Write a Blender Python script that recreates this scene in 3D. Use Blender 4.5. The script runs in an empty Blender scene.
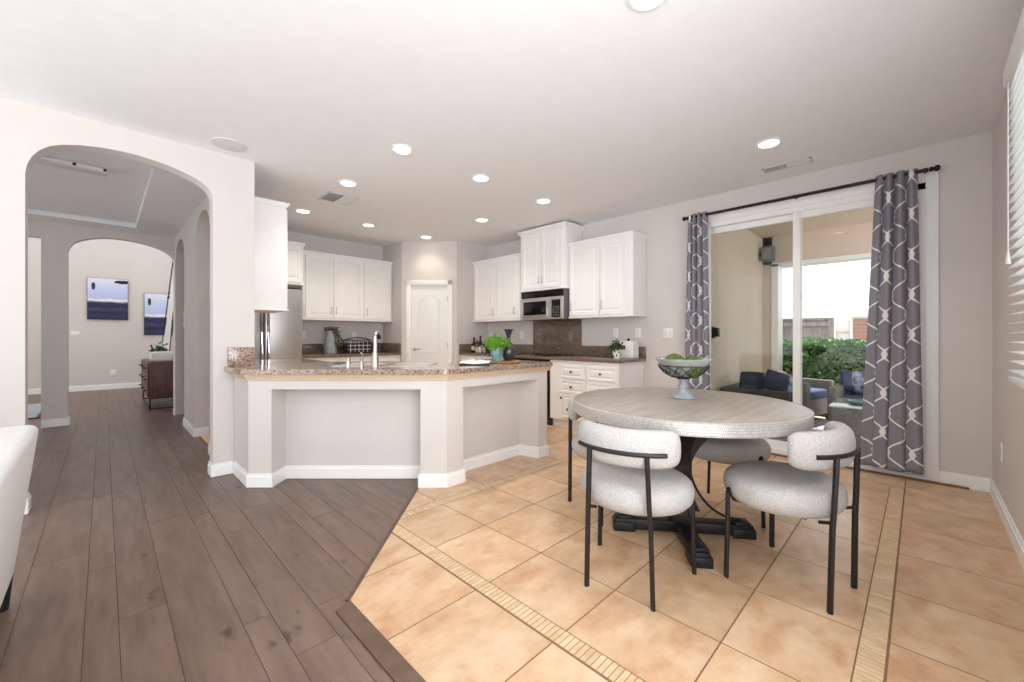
import bpy, bmesh, math, random
from mathutils import Vector, Matrix, noise
from math import sin, cos, pi, radians as RAD, sqrt
random.seed(7)
C = bpy.context.scene.collection

# ------------------------------------------------------------------ camera, world, light, exposure
EYE = 1.2
cam_d = bpy.data.cameras.new('camera'); cam = bpy.data.objects.new('camera', cam_d); C.objects.link(cam)
cam_d.sensor_fit = 'HORIZONTAL'; cam_d.sensor_width = 36.0
cam_d.lens = 36.0 * 408.5 / 1024.0
cam_d.shift_y = -5.0 / 1024.0
cam_d.clip_start = 0.02; cam_d.clip_end = 200
cam.location = (0, 0, EYE); cam.rotation_euler = (pi / 2, 0, -pi / 4)
bpy.context.scene.camera = cam

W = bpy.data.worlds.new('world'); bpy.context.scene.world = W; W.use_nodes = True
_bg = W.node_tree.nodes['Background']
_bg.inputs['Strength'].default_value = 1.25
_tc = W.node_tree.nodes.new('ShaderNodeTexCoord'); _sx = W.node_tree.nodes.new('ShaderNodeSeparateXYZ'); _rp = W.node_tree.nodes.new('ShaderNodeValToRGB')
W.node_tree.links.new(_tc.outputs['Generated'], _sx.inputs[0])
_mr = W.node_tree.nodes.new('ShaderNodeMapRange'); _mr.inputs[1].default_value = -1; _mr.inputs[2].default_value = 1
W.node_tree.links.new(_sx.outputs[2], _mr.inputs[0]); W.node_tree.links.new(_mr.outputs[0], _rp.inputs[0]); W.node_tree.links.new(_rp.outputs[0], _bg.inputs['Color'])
# lower half brightened as added fill for the ceiling, bright hazy sky above
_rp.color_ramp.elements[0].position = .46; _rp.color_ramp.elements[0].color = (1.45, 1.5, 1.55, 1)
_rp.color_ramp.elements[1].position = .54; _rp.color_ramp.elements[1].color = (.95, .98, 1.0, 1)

VS = bpy.context.scene.view_settings
VS.view_transform = 'Standard'; VS.look = 'None'; VS.gamma = 1.0; VS.use_curve_mapping = False
VS.exposure = 0.67
CAN_POWER = 5.5
_fl = bpy.data.lights.new('ceiling_fill_light', 'AREA'); _fl.shape = 'SQUARE'; _fl.size = 2.8; _fl.energy = 105; _fl.color = (.90, .95, 1.0)  # added area light behind the camera, lifts the ceiling and kitchen
_fo = bpy.data.objects.new('ceiling_fill_light', _fl); C.objects.link(_fo); _fo.location = (.7, -1.4, 1.6)
_fo.rotation_euler = (Vector((2.4, 1.6, 4.4)) - Vector(_fo.location)).to_track_quat('-Z', 'Y').to_euler()

_sd = bpy.data.lights.new('sun', 'SUN'); _sd.energy = 4.0; _sd.angle = RAD(2); _sd.color = (1, .96, .88)
_so = bpy.data.objects.new('sun', _sd); C.objects.link(_so); _so.rotation_euler = Vector((1, .12, 1.15)).to_track_quat('Z', 'Y').to_euler()

# ------------------------------------------------------------------ materials
def lin(c):
    return tuple((x / 12.92 if x <= .04045 else ((x + .055) / 1.055) ** 2.4) for x in c)
def hexc(h):
    h = h.lstrip('#'); return lin(tuple(int(h[i:i + 2], 16) / 255 for i in (0, 2, 4)))
def nn(m, kind, **kw):
    n = m.node_tree.nodes.new(kind)
    for k, v in kw.items():
        if hasattr(n, k): setattr(n, k, v)
        else: n.inputs[k].default_value = v
    return n
def lk(m, a, b): m.node_tree.links.new(a, b)
def mat(name, col, rough=.6, metal=0., spec=.5, noise_amt=0., nscale=8., bump=0., bscale=200., col2=None, emit=0., trans=0., ior=1.45, alpha=1., stretch=None, coat=0.):
    m = bpy.data.materials.new(name); m.use_nodes = True
    b = m.node_tree.nodes['Principled BSDF']
    c = hexc(col) if isinstance(col, str) else col
    b.inputs['Base Color'].default_value = (*c, 1); b.inputs['Roughness'].default_value = rough
    b.inputs['Metallic'].default_value = metal; b.inputs['Specular IOR Level'].default_value = spec
    b.inputs['IOR'].default_value = ior; b.inputs['Coat Weight'].default_value = coat
    if trans: b.inputs['Transmission Weight'].default_value = trans
    if emit: b.inputs['Emission Color'].default_value = (*c, 1); b.inputs['Emission Strength'].default_value = emit
    tc = nn(m, 'ShaderNodeTexCoord'); vec = tc.outputs['Object']
    if stretch:
        mp = nn(m, 'ShaderNodeMapping'); mp.inputs['Scale'].default_value = stretch; lk(m, vec, mp.inputs[0]); vec = mp.outputs[0]
    n = nn(m, 'ShaderNodeTexNoise'); n.inputs['Scale'].default_value = nscale; n.inputs['Detail'].default_value = 5
    lk(m, vec, n.inputs['Vector'])
    c2 = hexc(col2) if col2 else tuple(max(0, x * (1 - max(noise_amt, .02))) for x in c)
    r = nn(m, 'ShaderNodeValToRGB'); r.color_ramp.elements[0].position = .35; r.color_ramp.elements[1].position = .65
    r.color_ramp.elements[0].color = (*c2, 1); r.color_ramp.elements[1].color = (*c, 1)
    lk(m, n.outputs['Fac'], r.inputs[0]); lk(m, r.outputs[0], b.inputs['Base Color'])
    if bump:
        n2 = nn(m, 'ShaderNodeTexNoise'); n2.inputs['Scale'].default_value = bscale; n2.inputs['Detail'].default_value = 3
        lk(m, vec, n2.inputs['Vector'])
        bp = nn(m, 'ShaderNodeBump'); bp.inputs['Strength'].default_value = bump; bp.inputs['Distance'].default_value = .004
        lk(m, n2.outputs['Fac'], bp.inputs['Height']); lk(m, bp.outputs[0], b.inputs['Normal'])
    return m

M = {}
M['wall'] = mat('greige_paint', '#d9d2cd', .75, bump=.08, bscale=160, spec=.25)
M['ceil'] = mat('ceiling_paint', '#f3f4f5', .85, bump=.12, bscale=90, spec=.2)
M['trim'] = mat('white_trim_paint', '#f6f5f3', .4)
M['cab'] = mat('white_cabinet_paint', '#f4f1ee', .38)
M['door'] = mat('white_door_paint', '#f0eeec', .4)
M['black'] = mat('black_iron', '#1d1b1c', .42, noise_amt=.2, nscale=60)
M['bronze'] = mat('dark_bronze_rod', '#2d2725', .35, metal=.6)
M['steel'] = mat('brushed_steel', '#cfccca', .30, metal=.85, noise_amt=.12, nscale=3, stretch=(60, 60, .6))
M['nickel'] = mat('satin_nickel', '#b9b2aa', .28, metal=1.)
M['chrome'] = mat('chrome', '#e4e2df', .08, metal=1.)
M['dark_glass'] = mat('black_oven_glass', '#070707', .12)
M['boucle'] = mat('light_grey_boucle', '#c2bfbc', .95, col2='#aeaaa7', nscale=130, bump=.9, bscale=170, spec=.15)
M['white_fabric'] = mat('white_upholstery', '#e9e8e6', .9, noise_amt=.05, nscale=60, bump=.35, bscale=250, spec=.2)
M['walnut'] = mat('walnut_veneer', '#6b4a3a', .45, col2='#4a3228', nscale=5, stretch=(14, 14, 1))
M['board'] = mat('acacia_board', '#b9824f', .5, col2='#8f5c35', nscale=6, stretch=(2, 18, 2))
M['trimwood'] = mat('raw_wood_moulding', '#d9bfa3', .6, col2='#cdb194', nscale=8, stretch=(2, 2, 20))
M['ceramic'] = mat('white_ceramic', '#ece9e4', .25)
M['pedestal'] = mat('grey_washed_plaster', '#a6a9ab', .6, col2='#8e9295', nscale=14, bump=.2, bscale=60)
M['glazed'] = mat('charcoal_glazed_vase', '#3a3b40', .12, noise_amt=.3, nscale=12, coat=.6)
M['teal'] = mat('teal_glazed_pot', '#7fa3a6', .25, col2='#5d8488', nscale=16)
M['bush'] = mat('hedge_leaf', '#7cae58', .6, col2='#4c7a38', nscale=9)
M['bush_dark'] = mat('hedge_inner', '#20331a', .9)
M['herb'] = mat('bright_herb_leaf', '#86b53b', .55, col2='#4f8a24', nscale=20)
M['leaf'] = mat('dark_green_leaf', '#48633a', .5, col2='#2b3f25', nscale=20)
M['stem'] = mat('brown_stem', '#5b4632', .8)
M['moss'] = mat('green_moss', '#66763a', .95, col2='#36481c', nscale=55, bump=1., bscale=120)
M['soil'] = mat('potting_soil', '#2c2019', .95, bump=.5, bscale=80)
M['stucco'] = mat('beige_stucco', '#dccab8', .9, noise_amt=.06, nscale=1.5, bump=.25, bscale=120, spec=.15)
M['concrete'] = mat('patio_concrete', '#dad0c4', .8, noise_amt=.12, nscale=2.5, bump=.1, bscale=60)
M['ground'] = mat('garden_soil', '#8a7b66', .95, noise_amt=.3, nscale=4)
M['fence'] = mat('weathered_fence_boards', '#a59b92', .9, col2='#857b73', nscale=3, stretch=(5, 5, .8))
M['brick'] = mat('red_brick_pier', '#bd8d79', .9, col2='#a87562', nscale=9)
M['wicker'] = mat('grey_wicker', '#9c9791', .8, col2='#77726d', nscale=60, bump=.8, bscale=140)
M['wicker_dark'] = mat('dark_brown_wicker', '#5f564c', .8, col2='#484037', nscale=60, bump=.8, bscale=140)
M['blue_fabric'] = mat('blue_cushion_fabric', '#5a6d96', .9, noise_amt=.12, nscale=30)
M['navy_fabric'] = mat('navy_pillow_fabric', '#3a4154', .9, noise_amt=.15, nscale=30)
M['batik'] = mat('blue_white_patterned_pillow', '#c9d2e2', .9, col2='#3d5590', nscale=13)
M['grey_metal'] = mat('grey_outdoor_plastic', '#6b6867', .6)
M['greyrug'] = mat('blue_grey_rug', '#a9adb8', .95, noise_amt=.12, nscale=20)
M['canvas_edge'] = mat('painting_edge', '#20222e', .7)
M['mirror'] = mat('mirror_glass', '#d8d4d0', .03, metal=1.)
M['paper'] = mat('book_paper', '#f1eee8', .8)
M['plate'] = mat('white_plastic_plate', '#f3f2f0', .35)
M['vent'] = mat('white_vent_metal', '#dcdcdc', .5)
M['ventdark'] = mat('vent_shadow_duct', '#8a8580', .8)
M['lens'] = mat('lit_downlight_lens', (1.0, .97, .92), .4, emit=7.)
M['cork'] = mat('cream_label', '#d9c9a8', .7)
M['bottle'] = mat('dark_brown_bottle', '#2a1710', .1)
M['wire'] = mat('dark_wire_basket', '#3b3331', .6)

def glass_mat(name, tint, rough=0.):
    m = bpy.data.materials.new(name); m.use_nodes = True; nt = m.node_tree
    nt.nodes.remove(nt.nodes['Principled BSDF']); out = nt.nodes['Material Output']
    t = nn(m, 'ShaderNodeBsdfTransparent'); t.inputs[0].default_value = (*tint, 1)
    g = nn(m, 'ShaderNodeBsdfGlossy'); g.inputs['Roughness'].default_value = .02
    f = nn(m, 'ShaderNodeFresnel'); f.inputs[0].default_value = 1.35
    mx = nn(m, 'ShaderNodeMixShader'); lk(m, f.outputs[0], mx.inputs[0]); lk(m, t.outputs[0], mx.inputs[1]); lk(m, g.outputs[0], mx.inputs[2])
    lk(m, mx.outputs[0], out.inputs[0]); return m
M['glass_clear'] = glass_mat('clear_window_glass', (.97, .98, .98))
M['glass_tint'] = glass_mat('tinted_window_glass', (.84, .86, .85))
M['bowl_glass'] = glass_mat('bowl_glass', (.93, .96, .94))
_b = M['bowl_glass']; _o = _b.node_tree.nodes['Material Output']; _src = _o.inputs[0].links[0].from_socket
_df = nn(_b, 'ShaderNodeBsdfDiffuse'); _df.inputs[0].default_value = (.85, .88, .86, 1); _m2 = nn(_b, 'ShaderNodeMixShader'); _m2.inputs[0].default_value = .24
lk(_b, _src, _m2.inputs[1]); lk(_b, _df.outputs[0], _m2.inputs[2]); lk(_b, _m2.outputs[0], _o.inputs[0])

def granite(name, stops, scale, rough=.12):
    m = mat(name, '#bca999', rough, coat=.4); nt = m.node_tree; b = nt.nodes['Principled BSDF']
    tc = nn(m, 'ShaderNodeTexCoord')
    v = nn(m, 'ShaderNodeTexVoronoi'); v.inputs['Scale'].default_value = scale
    n = nn(m, 'ShaderNodeTexNoise'); n.inputs['Scale'].default_value = scale * .55; n.inputs['Detail'].default_value = 6; n.inputs['Roughness'].default_value = .7
    lk(m, tc.outputs['Object'], v.inputs['Vector']); lk(m, tc.outputs['Object'], n.inputs['Vector'])
    sp = nn(m, 'ShaderNodeSeparateColor'); lk(m, v.outputs['Color'], sp.inputs[0])
    a = nn(m, 'ShaderNodeMath', operation='MULTIPLY'); a.inputs[1].default_value = .45; lk(m, sp.outputs[0], a.inputs[0])
    a2 = nn(m, 'ShaderNodeMath', operation='MULTIPLY_ADD'); a2.inputs[1].default_value = .6; lk(m, n.outputs['Fac'], a2.inputs[0]); lk(m, a.outputs[0], a2.inputs[2])
    r = nn(m, 'ShaderNodeValToRGB'); cr = r.color_ramp
    while len(cr.elements) < len(stops): cr.elements.new(.5)
    for e, (p, c) in zip(cr.elements, stops): e.position = p; e.color = (*hexc(c), 1)
    lk(m, a2.outputs[0], r.inputs[0]); lk(m, r.outputs[0], b.inputs['Base Color']); return m
M['granite'] = granite('speckled_rose_granite', [(.28, '#43352e'), (.40, '#816b5d'), (.50, '#a38d7c'), (.62, '#bda897'), (.75, '#8b7466')], 105, .17)
M['granite_dark'] = granite('brown_granite', [(.28, '#3e312b'), (.42, '#665549'), (.55, '#7d6a5c'), (.68, '#8f7c6d'), (.8, '#65544a')], 110, .18)

# attribute-tinted materials (planks and tiles carry their own tone per piece)
def attr_mat(name, ca, cb, cc, rough, nscale, stretch, bump, spots=None, spec=.5):
    m = mat(name, ca, rough, spec=spec); b = m.node_tree.nodes['Principled BSDF']
    at = nn(m, 'ShaderNodeAttribute'); at.attribute_name = 'tone'
    sp = nn(m, 'ShaderNodeSeparateColor'); lk(m, at.outputs['Color'], sp.inputs[0])
    tc = nn(m, 'ShaderNodeTexCoord')
    off = nn(m, 'ShaderNodeVectorMath', operation='MULTIPLY_ADD'); off.inputs[1].default_value = (9, 9, 9)
    lk(m, at.outputs['Color'], off.inputs[0]); lk(m, tc.outputs['Object'], off.inputs[2])
    mp = nn(m, 'ShaderNodeMapping'); mp.inputs['Scale'].default_value = stretch; lk(m, off.outputs[0], mp.inputs[0])
    n = nn(m, 'ShaderNodeTexNoise'); n.inputs['Scale'].default_value = nscale; n.inputs['Detail'].default_value = 7; n.inputs['Roughness'].default_value = .65
    lk(m, mp.outputs[0], n.inputs['Vector'])
    r = nn(m, 'ShaderNodeValToRGB'); cr = r.color_ramp; cr.elements.new(.5)
    for e, (p, c) in zip(cr.elements, [(.3, ca), (.5, cb), (.72, cc)]): e.position = p; e.color = (*hexc(c), 1)
    lk(m, n.outputs['Fac'], r.inputs[0])
    mul = nn(m, 'ShaderNodeMath', operation='MULTIPLY_ADD'); mul.inputs[1].default_value = .15; mul.inputs[2].default_value = .92
    lk(m, sp.outputs[0], mul.inputs[0])
    mx = nn(m, 'ShaderNodeVectorMath', operation='SCALE'); lk(m, r.outputs[0], mx.inputs[0]); lk(m, mul.outputs[0], mx.inputs['Scale'])
    last = mx.outputs[0]
    if spots:
        n3 = nn(m, 'ShaderNodeTexNoise'); n3.inputs['Scale'].default_value = spots[0]; n3.inputs['Detail'].default_value = 4
        mp3 = nn(m, 'ShaderNodeMapping'); mp3.inputs['Scale'].default_value = spots[3]; lk(m, off.outputs[0], mp3.inputs[0]); lk(m, mp3.outputs[0], n3.inputs['Vector'])
        r3 = nn(m, 'ShaderNodeValToRGB'); r3.color_ramp.elements[0].position = spots[1]; r3.color_ramp.elements[1].position = spots[1] + .1
        r3.color_ramp.elements[0].color = (0, 0, 0, 1); r3.color_ramp.elements[1].color = (1, 1, 1, 1)
        lk(m, n3.outputs['Fac'], r3.inputs[0])
        mm = nn(m, 'ShaderNodeMix', data_type='RGBA'); mm.inputs['B'].default_value = (*hexc(spots[2]), 1)
        sc = nn(m, 'ShaderNodeMath', operation='MULTIPLY'); sc.inputs[1].default_value = spots[4]; lk(m, r3.outputs[0], sc.inputs[0])
        lk(m, sc.outputs[0], mm.inputs['Factor']); lk(m, last, mm.inputs['A']); last = mm.outputs['Result']
    lk(m, last, b.inputs['Base Color'])
    bp = nn(m, 'ShaderNodeBump'); bp.inputs['Strength'].default_value = bump; bp.inputs['Distance'].default_value = .003
    lk(m, n.outputs['Fac'], bp.inputs['Height']); lk(m, bp.outputs[0], b.inputs['Normal'])
    return m
M['plank'] = attr_mat('grey_brown_oak_planks', '#614d42', '#725e52', '#806b5f', .36, 2.2, (7, 1, 1), .12, spots=(5., .66, '#3b2c25', (2.2, 1., 1), .85))
M['tile'] = attr_mat('travertine_tile', '#bf9472', '#d1ae8b', '#dfc3a5', .28, 5., (1, 1.3, 1), .05, spots=(6., .56, '#b98458', (1, 1.5, 1), .38))
M['mosaic'] = attr_mat('travertine_mosaic', '#c8a680', '#d8ba94', '#e5ccaa', .35, 12.0, (1, 1, 1), .05)
M['grout'] = mat('brown_grout', '#86694f', .9)
M['plank_gap'] = mat('dark_plank_gap', '#4a3c36', .9)

# woven, hammered and patterned surfaces
def mat_tabletop():
    m = mat('taupe_metal_clad_tabletop', '#b3a9a2', .34, metal=.25, col2='#a0958d', nscale=3, stretch=(1, 9, 1), bump=.05, bscale=30); return m
M['tabletop'] = mat_tabletop()
def mat_hammer():
    m = mat('hammered_pewter_band', '#d8d3ce', .34, metal=.45); b = m.node_tree.nodes['Principled BSDF']
    uv = nn(m, 'ShaderNodeTexCoord')
    br = nn(m, 'ShaderNodeTexBrick'); br.offset = .5
    br.inputs['Scale'].default_value = 1; br.inputs['Mortar Size'].default_value = .0016; br.inputs['Mortar Smooth'].default_value = 1.
    br.inputs['Brick Width'].default_value = .009; br.inputs['Row Height'].default_value = .0135
    br.inputs['Color1'].default_value = (.72, .68, .65, 1); br.inputs['Color2'].default_value = (.58, .55, .52, 1); br.inputs['Mortar'].default_value = (.36, .33, .31, 1)
    lk(m, uv.outputs['UV'], br.inputs['Vector']); lk(m, br.outputs['Color'], b.inputs['Base Color'])
    bp = nn(m, 'ShaderNodeBump'); bp.inputs['Strength'].default_value = .8; bp.inputs['Distance'].default_value = .003; bp.invert = True
    lk(m, br.outputs['Fac'], bp.inputs['Height']); lk(m, bp.outputs[0], b.inputs['Normal']); return m
M['hammer'] = mat_hammer()
def mat_curtain():
    m = mat('grey_ogee_curtain_cloth', '#6f6c76', .85); b = m.node_tree.nodes['Principled BSDF']
    uv = nn(m, 'ShaderNodeTexCoord'); s = nn(m, 'ShaderNodeSeparateXYZ'); lk(m, uv.outputs['UV'], s.inputs[0])
    def mth(op, a, bb=None, c=None):
        n = nn(m, 'ShaderNodeMath', operation=op)
        for i, x in enumerate((a, bb, c)):
            if x is None: continue
            if isinstance(x, (int, float)): n.inputs[i].default_value = x
            else: lk(m, x, n.inputs[i])
        return n.outputs[0]
    w, h, amp, th = .105, .33, .061, .0085
    sn = mth('MULTIPLY', mth('SINE', mth('MULTIPLY', s.outputs[1], 2 * pi / h)), amp)
    def dist(u):
        p = mth('PINGPONG', u, w)      # distance to nearest multiple of 2w
        return p
    d0 = dist(mth('SUBTRACT', s.outputs[0], sn))
    d1 = dist(mth('ADD', mth('ADD', s.outputs[0], w), sn))
    mn = mth('MINIMUM', d0, d1)
    f = mth('LESS_THAN', mn, th)
    wv = nn(m, 'ShaderNodeTexNoise'); wv.inputs['Scale'].default_value = 300; lk(m, uv.outputs['UV'], wv.inputs['Vector'])
    mx = nn(m, 'ShaderNodeMix', data_type='RGBA'); mx.inputs['A'].default_value = (*hexc('#86848d'), 1); mx.inputs['B'].default_value = (*hexc('#ece9e8'), 1)
    lk(m, f, mx.inputs['Factor']); lk(m, mx.outputs['Result'], b.inputs['Base Color'])
    bp = nn(m, 'ShaderNodeBump'); bp.inputs['Strength'].default_value = .15; bp.inputs['Distance'].default_value = .001
    lk(m, wv.outputs['Fac'], bp.inputs['Height']); lk(m, bp.outputs[0], b.inputs['Normal']); return m
M['curtain'] = mat_curtain()
def mat_painting(name):
    m = mat(name, '#dfe2f2', .7); b = m.node_tree.nodes['Principled BSDF']
    uv = nn(m, 'ShaderNodeTexCoord'); s = nn(m, 'ShaderNodeSeparateXYZ'); lk(m, uv.outputs['UV'], s.inputs[0])
    n = nn(m, 'ShaderNodeTexNoise'); n.inputs['Scale'].default_value = 3.0; n.inputs['Detail'].default_value = 6
    mp = nn(m, 'ShaderNodeMapping'); mp.inputs['Scale'].default_value = (1, 4, 1); lk(m, uv.outputs['UV'], mp.inputs[0]); lk(m, mp.outputs[0], n.inputs['Vector'])
    a = nn(m, 'ShaderNodeMath', operation='MULTIPLY_ADD'); a.inputs[1].default_value = .10; lk(m, n.outputs['Fac'], a.inputs[0]); lk(m, s.outputs[1], a.inputs[2])
    r = nn(m, 'ShaderNodeValToRGB'); cr = r.color_ramp
    st = [(0, '#1e2038'), (.14, '#38365c'), (.2, '#262848'), (.3, '#45406a'), (.36, '#2a2b4c'), (.46, '#34365c'), (.50, '#e6e4ea'), (.53, '#f4f3f6'), (.56, '#bcc6ea'), (.8, '#cdd3f2'), (1, '#dfe3f6')]
    while len(cr.elements) < len(st): cr.elements.new(.5)
    for e, (p, c) in zip(cr.elements, st): e.position = p; e.color = (*hexc(c), 1)
    lk(m, a.outputs[0], r.inputs[0]); last = r.outputs[0]
    for (cx, cy, sx, sy, col) in ((.14, .80, .06, .10, '#2c3355'), (.86, .93, .26, .05, '#20243c')):
        v = nn(m, 'ShaderNodeVectorMath', operation='SUBTRACT'); v.inputs[1].default_value = (cx, cy, 0); lk(m, uv.outputs['UV'], v.inputs[0])
        d = nn(m, 'ShaderNodeVectorMath', operation='DIVIDE'); d.inputs[1].default_value = (sx, sy, 1); lk(m, v.outputs[0], d.inputs[0])
        ln = nn(m, 'ShaderNodeVectorMath', operation='LENGTH'); lk(m, d.outputs[0], ln.inputs[0])
        ls = nn(m, 'ShaderNodeMath', operation='ADD'); ls.inputs[1].default_value = -.35; 
        nz = nn(m, 'ShaderNodeMath', operation='ADD'); lk(m, ln.outputs['Value'], nz.inputs[0]); lk(m, n.outputs['Fac'], nz.inputs[1]); lk(m, nz.outputs[0], ls.inputs[0])
        lt = nn(m, 'ShaderNodeMath', operation='LESS_THAN'); lt.inputs[1].default_value = 1.; lk(m, ls.outputs[0], lt.inputs[0])
        mx = nn(m, 'ShaderNodeMix', data_type='RGBA'); mx.inputs['B'].default_value = (*hexc(col), 1); lk(m, lt.outputs[0], mx.inputs['Factor']); lk(m, last, mx.inputs['A']); last = mx.outputs['Result']
    lk(m, last, b.inputs['Base Color']); return m
M['painting'] = mat_painting('abstract_seascape_paint')
def mat_rug():
    m = mat('navy_white_zigzag_rug', '#e3e3e6', .95); b = m.node_tree.nodes['Principled BSDF']
    tc = nn(m, 'ShaderNodeTexCoord'); s = nn(m, 'ShaderNodeSeparateXYZ'); lk(m, tc.outputs['Object'], s.inputs[0])
    def mth(op, a, bb=None):
        n = nn(m, 'ShaderNodeMath', operation=op)
        for i, x in enumerate((a, bb)):
            if x is None: continue
            if isinstance(x, (int, float)): n.inputs[i].default_value = x
            else: lk(m, x, n.inputs[i])
        return n.outputs[0]
    pp = mth('PINGPONG', s.outputs[0], .28)
    q = mth('ADD', s.outputs[1], mth('MULTIPLY', pp, 1.3))
    f = mth('GREATER_THAN', mth('PINGPONG', q, .06), .032)
    mx = nn(m, 'ShaderNodeMix', data_type='RGBA'); mx.inputs['A'].default_value = (*hexc('#e6e6ea'), 1); mx.inputs['B'].default_value = (*hexc('#3d4663'), 1)
    lk(m, f, mx.inputs['Factor']); lk(m, mx.outputs['Result'], b.inputs['Base Color']); return m
M['rug'] = mat_rug()

# ------------------------------------------------------------------ mesh builder
class MB:
    def __init__(s): s.bm = bmesh.new(); s.uv = None
    def v(s, p): return s.bm.verts.new(p)
    def face(s, pts):
        return s.bm.faces.new([s.v(p) for p in pts])
    def box(s, x0, x1, y0, y1, z0, z1, bev=0, seg=2, mtx=None):
        r = bmesh.ops.create_cube(s.bm, size=1)
        vs = r['verts']
        bmesh.ops.scale(s.bm, verts=vs, vec=(abs(x1 - x0), abs(y1 - y0), abs(z1 - z0)))
        bmesh.ops.translate(s.bm, verts=vs, vec=((x0 + x1) / 2, (y0 + y1) / 2, (z0 + z1) / 2))
        if mtx is not None: bmesh.ops.transform(s.bm, matrix=mtx, verts=vs)
        if bev:
            es = {e for v in vs for e in v.link_edges}
            bmesh.ops.bevel(s.bm, geom=list(es), offset=bev, segments=seg, profile=.5, affect='EDGES')
        return s
    def fbox(s, fr, u0, u1, n0, n1, z0, z1, bev=0, seg=2):
        return s.box(u0, u1, n0, n1, z0, z1, bev, seg, fr)
    def cyl(s, p0, p1, r0, r1=None, n=12):
        r1 = r0 if r1 is None else r1
        p0 = Vector(p0); p1 = Vector(p1); d = (p1 - p0)
        q = d.to_track_quat('Z', 'Y').to_matrix().to_4x4()
        r = bmesh.ops.create_cone(s.bm, cap_ends=True, segments=n, radius1=r0, radius2=r1, depth=d.length)
        bmesh.ops.transform(s.bm, matrix=Matrix.Translation((p0 + p1) / 2) @ q, verts=r['verts']); return s
    def lathe(s, prof, c=(0, 0, 0), n=32, cap=True, uvh=False):
        rings = []
        for (r, z) in prof:
            if r < 1e-5: rings.append([s.v((c[0], c[1], c[2] + z))])
            else: rings.append([s.v((c[0] + r * cos(2 * pi * i / n), c[1] + r * sin(2 * pi * i / n), c[2] + z)) for i in range(n)])
        for a, b in zip(rings, rings[1:]):
            for i in range(n):
                j = (i + 1) % n
                if len(a) == 1 and len(b) == 1: continue
                if len(a) == 1: s.bm.faces.new([a[0], b[j], b[i]])
                elif len(b) == 1: s.bm.faces.new([a[i], a[j], b[0]])
                else: s.bm.faces.new([a[i], a[j], b[j], b[i]])
        if cap:
            if len(rings[0]) > 1: s.bm.faces.new(rings[0][::-1])
            if len(rings[-1]) > 1: s.bm.faces.new(rings[-1])
        return s
    def tube(s, pts, r, n=8, closed=False, rr=None, flat=None):
        P = [Vector(p) for p in pts]; rings = []; L = len(P)
        up = Vector((0, 0, 1))
        for i in range(L):
            a = P[(i - 1) % L] if (closed or i > 0) else P[i]; b = P[(i + 1) % L] if (closed or i < L - 1) else P[i]
            t = (b - a).normalized(); side = t.cross(up)
            if side.length < 1e-3: side = t.cross(Vector((1, 0, 0)))
            side.normalize(); nrm = side.cross(t).normalized()
            rad = rr[i] if rr else r
            fx, fy = flat if flat else (1, 1)
            rings.append([s.v(P[i] + side * cos(2 * pi * k / n) * rad * fx + nrm * sin(2 * pi * k / n) * rad * fy) for k in range(n)])
        for i in range(L if closed else L - 1):
            a, b = rings[i], rings[(i + 1) % L]
            for k in range(n): s.bm.faces.new([a[k], a[(k + 1) % n], b[(k + 1) % n], b[k]])
        if not closed: s.bm.faces.new(rings[0][::-1]); s.bm.faces.new(rings[-1])
        return s
    def prism(s, poly, z0, z1, bev=0, seg=2):
        bot = [s.v((x, y, z0)) for x, y in poly]; top = [s.v((x, y, z1)) for x, y in poly]; n = len(poly)
        fb = s.bm.faces.new(bot[::-1]); ft = s.bm.faces.new(top)
        for i in range(n): s.bm.faces.new([bot[i], bot[(i + 1) % n], top[(i + 1) % n], top[i]])
        if bev:
            es = list(fb.edges) + list(ft.edges)
            bmesh.ops.bevel(s.bm, geom=es, offset=bev, segments=seg, profile=.5, affect='EDGES')
        return s
    def slab(s, fr, poly, n0, n1):
        """profile (u,z) polygon extruded from n0 to n1 in frame fr"""
        a = [s.v(fr @ Vector((u, n0, z))) for u, z in poly]; b = [s.v(fr @ Vector((u, n1, z))) for u, z in poly]; n = len(poly)
        s.bm.faces.new(a); s.bm.faces.new(b[::-1])
        for i in range(n): s.bm.faces.new([a[i], b[i], b[(i + 1) % n], a[(i + 1) % n]])
        return s
    def panel_door(s, fr, u0, u1, z0, z1, n0, t=.02, m=.05, raised=True):
        lv = [(0, 0), (0, t - .003), (.003, t), (m, t), (m + .007, t - .008), (m + .018, t - .008)]
        if raised: lv += [(m + .034, t - .001)]
        rings = []
        for (i, n) in lv:
            rings.append([s.v(fr @ Vector(p)) for p in ((u0 + i, n0 + n, z0 + i), (u1 - i, n0 + n, z0 + i), (u1 - i, n0 + n, z1 - i), (u0 + i, n0 + n, z1 - i))])
        s.bm.faces.new(rings[0])
        for a, b in zip(rings, rings[1:]):
            for k in range(4): s.bm.faces.new([a[k], a[(k + 1) % 4], b[(k + 1) % 4], b[k]])
        s.bm.faces.new(rings[-1][::-1]); return s
    def blob(s, c, rad, sub=3, amp=.0, fs=3., sq=None, mtx=None):
        r = bmesh.ops.create_icosphere(s.bm, subdivisions=sub, radius=1)
        for v in r['verts']:
            d = v.co.copy()
            if sq:
                e = sq; m_ = (abs(d.x) ** e + abs(d.y) ** e + abs(d.z) ** e) ** (1 / e); d = d / m_
            k = 1 + amp * noise.noise(d * fs + Vector(c) * 7)
            p = Vector((d.x * rad[0], d.y * rad[1], d.z * rad[2])) * k
            if mtx is not None: p = mtx @ p
            v.co = p + Vector(c)
        return s
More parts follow.
